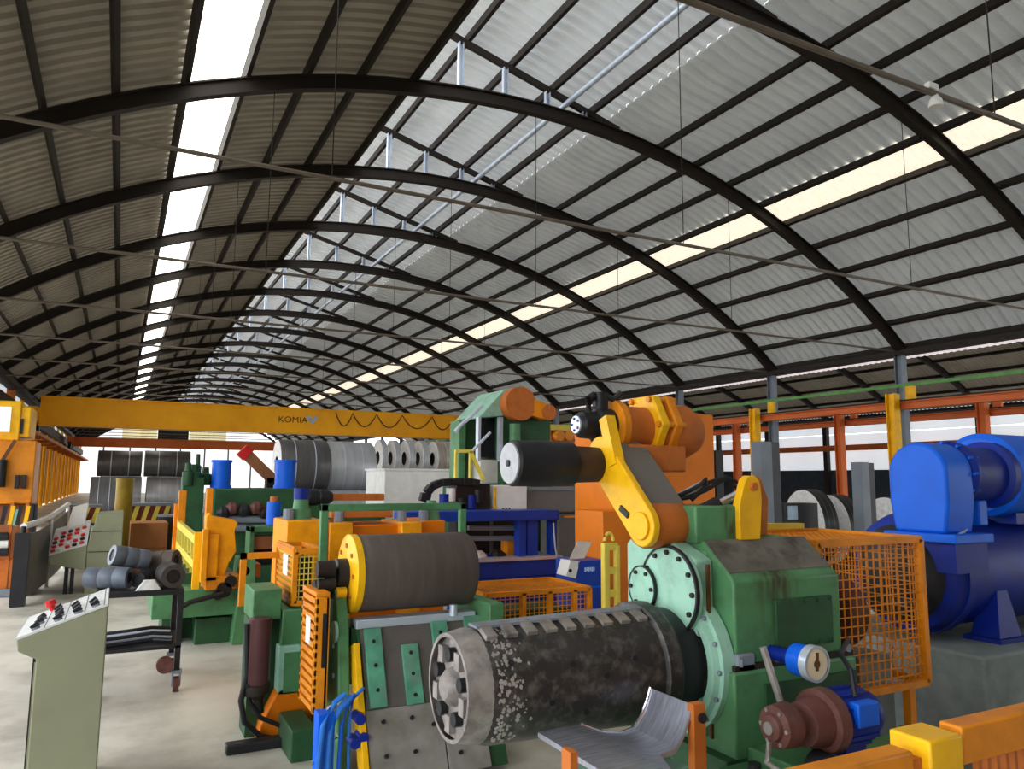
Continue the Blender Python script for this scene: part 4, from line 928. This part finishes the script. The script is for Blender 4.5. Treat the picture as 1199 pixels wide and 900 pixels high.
for p in (pts[0], pts[2], pts[4]): MB().cyl((p.x, p.y, 0), (p.x, p.y, p.z), .04, n=10).build('rail_post', white if p is not pts[0] else black, hr)
for a, b in zip(pts, pts[1:]):
    MB().hull([(a.x-.01, a.y, .1), (a.x+.01, a.y, .1), (b.x+.01, b.y, .1), (b.x-.01, b.y, .1)], [(a.x-.01, a.y, a.z-.15), (a.x+.01, a.y, a.z-.15), (b.x+.01, b.y, b.z-.15), (b.x-.01, b.y, b.z-.15)]).build('mesh_infill', grey_c, hr)
MB().box(pts[0].x-.1, pts[0].x+.1, 14.1, 14.3, 0, pts[0].z-.1).build('corner_post', black, hr)

# hazard barrier and posts mid left
def striped(label, u0_, u1_, v0_, v1_, Y):
    t = thing('hazard_barrier', label, 'barrier')
    e = fb(u0_, v0_, u1_, v1_, Y, .1)
    MB().box(e[0], e[1], Y, Y+.1, e[4], e[5]).build('board', mat('dark_red_board', (110, 44, 30), .5), t)
    MB().box(e[0]-.02, e[1]+.02, Y-.03, Y+.4, e[5], e[5]+.06).build('top_plate', steel_grey, t)
    nst = int((u1_-u0_)/11); wd = (e[1]-e[0])/nst
    for k in range(nst):
        x = e[0]+k*wd; MB().prism([(x, e[4]), (x+wd*.45, e[4]), (x+wd*.95, e[5]), (x+wd*.5, e[5])], 'y', Y-.015, Y).build('stripe', pale_y, t)
    for x in (e[0]+.05, e[1]-.1): MB().box(x, x+.08, Y+.01, Y+.09, 0, e[4]).build('leg', steel_dark, t)
striped('red and yellow hazard board left of the olive round post', 82, 118, 594, 612, 19.5)
striped('red and yellow hazard board right of the olive round post', 152, 200, 592, 612, 19.0)
p = PY(144, 600, 18.5)
po = thing('bollard', 'olive-yellow round post between the hazard boards', 'bollard')
MB().cyl((p.x, 18.5, 0), (p.x, 18.5, PY(144, 562, 18.5).z), .17, n=20).build('post_body', mat('olive_yellow', (150, 124, 34), .5), po)
MB().cyl((p.x, 18.5, PY(144, 562, 18.5).z), (p.x, 18.5, PY(144, 560, 18.5).z), .18, n=20).build('post_cap', mat('olive_yellow', (150, 124, 34)), po)
MB().cyl((p.x, 18.5, 0), (p.x, 18.5, .06), .28, n=20).build('post_base', steel_dark, po)
bx_ = thing('cardboard_box', 'brown cardboard-coloured box behind the trolley rolls', 'box')
e = fb(152, 612, 196, 646, 16.5, 1.0)
MB().box(e[0], e[1], 16.5, 17.5, 0, e[5]).build('box_body', card, bx_, .01)
MB().box(e[0], e[1], 16.49, 17.51, (e[5])*.55, e[5]*.58).build('box_seam', brown_m, bx_)
dp_ = thing('dark_drum', 'dark steel drum right of the cardboard box', 'drum')
e = fb(190, 604, 202, 650, 17.8, .5); cx_ = (e[0]+e[1])/2+.1
MB().lathe((cx_, 18.1, 0), (cx_, 18.1, e[5]), [(0, .29), (.32, .29), (.33, .3), (.36, .3), (.37, .29), (.65, .29), (.66, .3), (.69, .3), (.7, .29), (1, .29)], 24).build('drum_body', steel_dark, dp_)
MB().lathe((cx_, 18.1, e[5]-.02), (cx_, 18.1, e[5]+.02), [(0, .31), (1, .31)], 24).build('drum_rim', steel_grey, dp_)

# ================================================================ MIDDLE / CENTRE BACKGROUND
bb = thing('work_bench', 'deep blue steel machine bench behind the mesh guard', 'bench')
YB_ = 9.0
e = fb(476, 598, 655, 610, YB_, .5); MB().box(*e).build('top_beam', blue_b, bb, .01)
ztop = e[4]
e = fb(545, 656, 655, 684, YB_, .6); MB().box(e[0], e[1], YB_, YB_+.6, 0, e[5]).build('lower_body', blue_b, bb, .015)
MB().box(e[0]+.02, e[1]-.02, YB_-.02, YB_, .2, e[5]-.2).build('body_panel', blue_d, bb, .008)
MB().box(e[0]-.03, e[1]+.03, YB_-.04, YB_+.6, e[5], e[5]+.04).build('bed_plate', galv, bb)
for u0_, u1_ in ((608, 616), (618, 630), (646, 652)):
    q = fb(u0_, 610, u1_, 656, YB_+.1, .15); MB().box(q[0], q[1], YB_+.1, YB_+.25, e[5], ztop).build('post', blue_b, bb)
q = fb(480, 610, 486, 690, YB_+.1, .1); MB().box(q[0], q[1], q[2], q[3], 0, ztop).build('post', blue_d, bb)
for v_ in (618, 630):
    p, q = PY(548, v_, YB_+.3), PY(610, v_, YB_+.3); MB().bar(p, q, .06).build('cross_rail', steel_grey, bb)
fbox('orange_block', orange, bb, 594, 628, 606, 656, YB_+.3, .2, .008)
for (u, v, M, r) in [(560, 650, white, .1), (572, 652, blue_d, .08), (582, 648, steel_dark, .09), (590, 654, blue_d, .07)]:
    p = PY(u, v, YB_+.25); MB().lathe((p.x-.1, p.y, p.z-.03), (p.x+.12, p.y, p.z-.03), [(0, r*.4), (.3, r), (.7, r*.9), (1, r*.4)], 12).build('rag_bundle', M, bb)
MB().tube([PY(u, v, YB_-.05) for u, v in [(648, 612), (650, 640), (655, 665), (655, 690)]], .012).build('hanging_cable', galv, bb)

# horizontal mesh guard
mg = thing('mesh_guard', 'low orange mesh guard between drum and blue cabinet', 'guard')
YG = 5.9
e = fb(568, 697, 690, 730, YG, .9)
gx0, gx1, gz1 = e[0], e[1], e[5]+.03
frame_bars('frame_bar', orange, mg, gx0, gx1, YG, YG+.7, .5, gz1, .04)
grid_mesh('wire_mesh', orange, mg, (gx0, YG, .5), (gx1-gx0, 0, 0), (0, 0, gz1-.5), 22, 12, .006)
grid_mesh('wire_mesh', orange, mg, (gx0, YG, gz1), (gx1-gx0, 0, 0), (0, .7, 0), 22, 13, .006)
for f_ in (.35, .6, .85): MB().box(gx0+(gx1-gx0)*f_-.02, gx0+(gx1-gx0)*f_+.02, YG-.02, YG+.02, .5, gz1).build('guard_post', orange, mg)
for x in (gx0, gx1):
    for y in (YG, YG+.7): MB().box(x-.02, x+.02, y-.02, y+.02, 0, .5).build('guard_leg', orange, mg)
MB().box(gx0+.1, gx1-.1, YG+.15, YG+.6, 0, .85).build('covered_rollers', green_d, mg)

# blue cabinet
bc = thing('blue_cabinet', 'bright blue cabinet with tilted grey lid beside the yellow post', 'cabinet')
YC = 6.9
e = fb(676, 656, 706, 712, YC, .4); MB().box(e[0], e[1]+.05, YC, YC+.45, 0, e[5]).build('body', blue_b, bc, .012)
for f_ in (.55, .75): MB().box(e[0], e[1]+.05, YC-.012, YC, e[5]*f_, e[5]*f_+.02).build('door_line', blue, bc)
for k in range(6): MB().box(e[0]+.09+k*.022, e[0]+.107+k*.022, YC-.004, YC, e[5]-.115+(k % 2)*.008, e[5]-.07).build('wordmark_stroke', mat('pale_blue_mark', (170, 196, 240), .5), bc)
a, b, c, d_ = PY(666, 655, YC), PY(683, 654, YC), PY(692, 635, YC+.15), PY(676, 634, YC+.15)
MB().hull([a, b, c, d_], [x+Vector((0, -.02, .01)) for x in (a, b, c, d_)]).build('tilted_lid', mat('lid_grey', (196, 186, 176), .5), bc)
a, b, c, d_ = PY(663, 674, YC), PY(674, 677, YC), PY(679, 657, YC), PY(668, 656, YC)
MB().hull([a, b, c, d_], [x+Vector((0, .2, 0)) for x in (a, b, c, d_)]).build('side_panel', white, bc)
p = PY(668, 668, YC-.01); MB().cyl((p.x, p.y, p.z), (p.x, p.y+.03, p.z), .02, n=10).build('key_switch', black, bc)
# yellow loop post
yp = thing('guard_post', 'pale yellow double tube post with a loop on top', 'post')
YY = 5.6
xa_, xb_ = PY(711, 650, YY).x, PY(724, 650, YY).x; zt = PY(715, 636, YY).z
MB().box(xa_-.03, xa_+.03, YY, YY+.06, 0, zt).build('upright', pale_y, yp, .008)
MB().box(xb_-.022, xb_+.022, YY, YY+.05, .6, zt-.02).build('upright', pale_y, yp, .008)
for v_ in (640, 668, 695): 
    z = PY(715, v_, YY).z; MB().box(xa_, xb_, YY+.005, YY+.045, z-.03, z+.03).build('rung', pale_y, yp)
MB().tube([(xa_+.02+.045*math.cos(t_*PI/8)+.02, YY+.03, zt+.02+.07*math.sin(t_*PI/8)) for t_ in range(9)], .014).build('top_loop', pale_y, yp)

# grey machine body with white box
gm = thing('grey_machine', 'large grey machine body behind the black snubber roll', 'machine')
YQ = 9.75
e = fb(612, 570, 724, 600, YQ+.3, .6); MB().box(*e).build('upper_body', grey_c, gm, .02)
e2 = fb(655, 600, 724, 660, YQ+.35, .6); MB().box(e2[0], e2[1], e2[2], e2[3], 0, e2[5]).build('lower_body', grey_c, gm, .02)
MB().box(e[0], e[1]+.02, YQ+.27, YQ+.3, e[5]-.05, e[5]).build('top_trim', steel_grey, gm)
MB().bar((e2[0], YQ+.2, PY(690, 605, YQ).z), (e2[1]+.6, YQ+.2, PY(690, 605, YQ).z), .03).build('warning_rail', orange, gm)
q = fb(578, 568, 617, 598, YQ, .4); bxx = MB().box(*q).build('control_box', white, gm, .012)
MB().box(q[0], q[0]+.035, YQ-.01, YQ, q[4], q[5]-.03).build('yellow_strip', yellow, bxx)
for k in range(3): MB().box(q[0]+.14+k*.05, q[0]+.165+k*.05, YQ-.008, YQ, q[4]+.02, q[4]+.045).build('nameplate_mark', black, bxx)
MB().box(q[0]+.05, q[1]-.05, YQ+.1, YQ+.35, 0, q[4]).build('box_stand', steel_dark, gm)
# orange cover panel
op = thing('orange_cover', 'tall deep orange sheet cover behind the snubber drive', 'cover')
e = fb(757, 483, 837, 600, 7.2, 1.6); MB().box(e[0], e[1], 7.2, 8.8, 0, e[5]).build('cover_sheet', panel_o, op, .02)
e2 = fb(706, 598, 770, 655, 7.3, .6); MB().box(e2[0], e2[1], 7.3, 7.9, 0, e2[5]).build('lower_panel', panel_o, op, .01)
MB().cyl((e[0]-.02, 7.6, e[5]-.35), (e[0]+.25, 7.6, e[5]-.35), .3, n=28).build('cover_boss', rust_o, op)
fbox('edge_post', black, op, 838, 527, 848, 600, 7.6, .3, .01, 0)

# green tower with orange swing arm
gt = thing('green_tower', 'green uncoiler tower with orange swing arm on top', 'machine')
YW = 11.0
def uvpoly(pts, Y): return [(PY(u, v, Y).x, PY(u, v, Y).z) for u, v in pts]
MB().prism(uvpoly([(589, 500), (589, 478), (606, 456), (618, 458), (645, 490), (645, 520), (645, 640), (589, 640)], YW), 'y', YW, YW+1.0).build('tower_body', green_d, gt, .02)
sl = uvpoly([(561, 488), (589, 486), (594, 462), (570, 470)], YW-.02)
MB().prism(uvpoly([(560, 489), (588, 487), (610, 454), (590, 456)], YW), 'y', YW-.02, YW+1.0).build('top_hood', green_l, gt, .01)
fbox('dark_opening', black, gt, 563, 490, 588, 535, YW+.3, .3)
fbox('left_post', green, gt, 537, 492, 545, 620, YW+.4, .4, .01, 0)
fbox('left_plate', green_d, gt, 545, 490, 561, 620, YW+.5, .4, .01, 0)
fbox('frame_edge', galv, gt, 560, 488, 563, 540, YW-.05, .1)
fbox('frame_edge', galv, gt, 585, 488, 589, 540, YW-.05, .1)
fbox('lower_box', white, gt, 562, 538, 588, 566, YW+.2, .5, .01)
fbox('tower_foot', green_d, gt, 540, 566, 645, 640, YW+.1, .8, .01, 0)
p = PY(606, 473, YW-.12)
aw = MB().cyl((p.x, YW-.25, p.z), (p.x, YW, p.z), PY(606, 456, YW).z-p.z+.02, n=30).build('arm_disc', rust_o, gt)
q = PY(640, 483, YW-.2)
MB().bar(p+Vector((.1, 0, -.02)), q, .2, .26).build('swing_arm', orange, gt)
MB().cyl((q.x, YW-.3, q.z), (q.x, YW, q.z), .13, n=18).build('arm_eye', rust_o, gt)
p = PY(603, 512, YW-.15); MB().cyl((p.x, p.y, PY(603, 517, YW).z), (p.x, p.y, PY(603, 497, YW).z), .09, n=18).build('green_cylinder', green, gt)
MB().tube([PY(u, v, YW-.1) for u, v in [(533, 505), (540, 497), (552, 487), (565, 474)]], .03).build('slanted_pipe', galv, gt)
MB().tube([PY(u, v, YW-.1) for u, v in [(553, 528), (574, 506)]], .025).build('slanted_pipe', galv, gt)
lad = []
for u in (533, 550): fbox('rail_post', pale_y, gt, u, 527, u+2.5, 575, YW-.3, .05, 0, 0)
p, q = PY(533, 528, YW-.3), PY(552, 528, YW-.3); MB().bar(p, q, .05).build('rail_bar', pale_y, gt)
p, q = PY(551, 528, YW-.3), PY(566, 562, YW-.3); MB().bar(p, q, .05).build('rail_bar', pale_y, gt)
# small orange machine right of tower
os_ = thing('gear_unit', 'small orange and yellow gear unit right of the green tower', 'machine')
e = fb(645, 497, 672, 560, 12.6, .6); MB().box(e[0], e[1], 12.6, 13.2, 0, e[5]).build('stand', rust_o, os_, .01)
e = fb(643, 497, 668, 504, 12.5, .6); MB().box(*e).build('top_beam', pale_y, os_, .01)
for u in (655, 665): p = PY(u, 510, 12.5); MB().cyl((p.x, 12.45, p.z), (p.x, 12.6, p.z), .1, n=14).build('roller', orange, os_)

# drag chain + white cabinet
dc = thing('cable_chain', 'black drag chain looping over in front of the white cabinet', 'cable chain')
pts = [(497, 600), (496, 588), (499, 577), (506, 569), (516, 565), (528, 564), (540, 564), (552, 564), (560, 566)]
for a, b in zip(pts, pts[1:]):
    p, q = PY(a[0], a[1], 9.75), PY(b[0], b[1], 9.75); MB().bar(p+(q-p)*.06, p+(q-p)*.94, .14, .1).build('chain_link', black, dc, .008)
fbox('chain_tray', steel_dark, dc, 535, 566, 574, 600, 9.72, .3, .01, 0)
fbox('chain_foot', steel_dark, dc, 492, 598, 503, 640, 9.65, .2, .01, 0)
for (u, v, M) in [(520, 585, blue_d), (528, 578, white), (540, 590, black), (552, 586, blue_d), (560, 580, black)]:
    p = PY(u, v, 9.75); MB().cyl((p.x, 9.75, p.z-.1), (p.x, 9.75, p.z+.08), .07, n=12).build('valve', M, dc)
wc = thing('white_cabinet', 'plain white enclosure in front of the shiny coils', 'cabinet')
e = fb(450, 551, 534, 600, 17, 1.5); MB().box(e[0], e[1], 17, 18.5, 0, e[5]).build('enclosure', white, wc, .02)
MB().box(e[0]-.03, e[1]+.03, 16.97, 18.53, e[5], e[5]+.05).build('enclosure_lid', white, wc)

# ================================================================ COILS
def coil(label, c, ax, r, ln, M, MF, group):
    t = thing('steel_coil', label, 'coil', group); c = Vector(c); ax = Vector(ax).normalized(); a, b = c-ax*ln/2, c+ax*ln/2
    o = MB().lathe(a, b, [(0, r*.985), (.015, r), (.985, r), (1, r*.985)], 48, caps=False).build('outer_wrap', M, t)
    MB().lathe(a, b, [(0, r*.37), (0, r*.985)], 48, caps=False).build('side_face', MF, t)
    MB().lathe(a, b, [(1, r*.37), (1, r*.985)], 48, caps=False).build('side_face', MF, t)
    MB().lathe(a, b, [(0, r*.37), (1, r*.37)], 32, caps=False).build('bore', black, t)
    for f_ in (.3, .7):
        MB().lathe(a+(b-a)*(f_-.01), a+(b-a)*(f_+.01), [(0, r+.004), (1, r+.004)], 48, caps=False).build('strap', galv if M is not coil_k else steel_grey, o)
    return t
X_ = (1, 0, 0)
# stacked pair straight ahead
def uvcoil(label, u0_, u1_, vt, vb, Y, M, MF, group):
    um = (u0_+u1_)/2; z1, z0 = PY(um, vt, Y).z, PY(um, vb, Y).z; r = (z1-z0)/2
    return coil(label, ((PY(u0_, vt, Y).x+PY(u1_, vt, Y).x)/2, Y, (z0+z1)/2), X_, r, PY(u1_, vt, Y).x-PY(u0_, vt, Y).x, M, MF, group)
G1 = 'stacked coils beyond the green machine'
uvcoil('dark wide coil on the upper tier, left of the grey coil', 325, 381, 515, 577, 22, coil_d, coil_f, G1)
uvcoil('lighter grey coil on the upper tier, right of the dark coil', 382, 433, 517, 579, 22.2, coil_s, coil_f, G1)
for lab, yy in (('nearer floor coil under the dark and grey coils', 21.2), ('farther floor coil under the dark and grey coils', 22.9)):
    coil(lab, (5.5, yy, .84), X_, .83, 2.6, coil_s, coil_f, G1)
G2 = 'row of shiny coils behind the white enclosure'
for i, (u0_, u1_, nm) in enumerate([(442, 448, 'leftmost shiny coil in the row above the white enclosure'), (457, 463, 'second shiny coil from the left above the white enclosure'), (473, 480, 'third shiny coil from the left above the white enclosure'), (489, 496, 'fourth shiny coil from the left above the white enclosure'), (506, 540, 'rightmost wide warm-toned coil above the white enclosure')]):
    coil(nm, ((PY(u0_, 536, 30).x+PY(u1_, 536, 30).x)/2, 30, PY(490, 537, 30).z), X_, .75, PY(u1_, 536, 30).x-PY(u0_, 536, 30).x, bronze if i == 4 else coil_s, coil_f, G2)
rk = thing('coil_rack', 'low steel rack carrying the shiny coils', 'rack')
zk = PY(490, 537, 30).z-.755
MB().box(PY(435, 540, 30).x, PY(540, 540, 30).x, 29.6, 30.4, zk-.25, zk).build('rack_beam', steel_dark, rk)
for u in (436, 470, 505, 536): x = PY(u, 540, 30).x; MB().box(x-.1, x+.1, 29.7, 30.3, 0, zk-.25).build('rack_post', steel_dark, rk)
G3 = 'coil stacks far left'
for u0_, u1_, Y, r, z, M, lab in [(113, 165, 44, .66, 2.69, coil_d, 'far upper dark coil on the left stack'), (168, 221, 44, .68, 2.71, coil_d, 'far upper dark coil on the right stack'), (118, 166, 44, 1.01, 1.015, coil_s, 'far pale floor coil of the left stack'),
                                  (172, 221, 44, 1.01, 1.015, coil_s, 'far pale floor coil of the right stack'), (107, 139, 36, 1.0, 1.005, coil_d, 'dark blue-grey floor coil in front of the left stack')]:
    xa_, xb_ = PY(u0_, 560, Y).x, PY(u1_, 560, Y).x
    coil(lab, ((xa_+xb_)/2, Y, z), X_, r, xb_-xa_, M, coil_f, G3)
# black coils on the right
G4 = 'black banded coils behind the mesh cage'
axk = Vector((.96, -.28, 0)).normalized()
def chain(c, ln, gap, items):
    c = Vector(c)
    for r, lab in items:
        coil(lab, (c.x, c.y, r+.105), axk, r, ln, coil_k, coil_f, G4); c = c+axk*(ln+gap)
pk = PZ(955, 655, 0); pk = PY(948, 600, 12.6)
chain((pk.x, 12.6, 0), .34, .34, [(.86, 'largest black coil at the left end of the row beyond the cage'), (.80, 'black coil with bright rim, second from left beyond the cage'), (.72, 'black coil with thin bright rim, third from left beyond the cage'), (.6, 'smallest black coil, just left of the slim grey stanchion')])
pk = PY(1044, 600, 10.2)
chain((pk.x, 10.2, 0), .3, .2, [(.80, 'tall black coil between the slim stanchion and the blue duct'), (.66, 'low black coil beside the blue blower duct')])
cr_ = thing('coil_cradle', 'low dark steel cradle under the black coils', 'cradle')
MB().box(12.4, 17.6, 9.4, 13.6, 0, .1).build('cradle_bed', steel_dark, cr_)
sg = thing('sign_box', 'small black box with pale blue notice before the black coils', 'box')
e = fb(918, 589, 958, 612, 10.2, .4); MB().box(e[0], e[1], 10.2, 10.6, 0, e[5]).build('box_body', black, sg, .01)
e = fb(923, 592, 934, 608, 10.18, .02); MB().box(*e).build('notice', mat('pale_blue_notice', (176, 200, 222), .5), sg)
for nm, u0_, u1_, v0_, Y in [('stout two-tone grey stanchion left of the black coils', 893, 916, 517, 9.0), ('slim grey stanchion in front of the black coils', 1011, 1027, 541, 9.3)]:
    t = thing('stanchion', nm, 'post')
    e = fb(u0_, v0_, u1_, 640, Y, .3); hw = (e[1]-e[0])
    MB().box(e[0], e[0]+hw*.55, Y, Y+.22, 0, e[5]).build('web_plate', steel_grey, t, .006)
    MB().box(e[0]+hw*.55, e[1], Y+.02, Y+.24, 0, e[5]-.01).build('flange_plate', black, t, .006)
    MB().box(e[0]-.06, e[1]+.06, Y-.05, Y+.3, 0, .02).build('base_plate', steel_dark, t)

# ================================================================ finish: move each empty to the base of its thing
for o in list(COL.objects):
    if o.type != 'EMPTY' or o.name in LOCAL: continue
    lo = Vector((1e9,)*3); hi = -lo
    def walk(x):
        global lo, hi
        for c in x.children:
            if c.type == 'MESH':
                for k in c.bound_box:
                    q = Vector(k)+c.location
                    lo = Vector(map(min, lo, q)); hi = Vector(map(max, hi, q))
    walk(o)
    if lo.x > 1e8: continue
    L = Vector(((lo.x+hi.x)/2, (lo.y+hi.y)/2, lo.z)); o.location = L
    for c in o.children: c.matrix_parent_inverse = Matrix.Translation(-L)
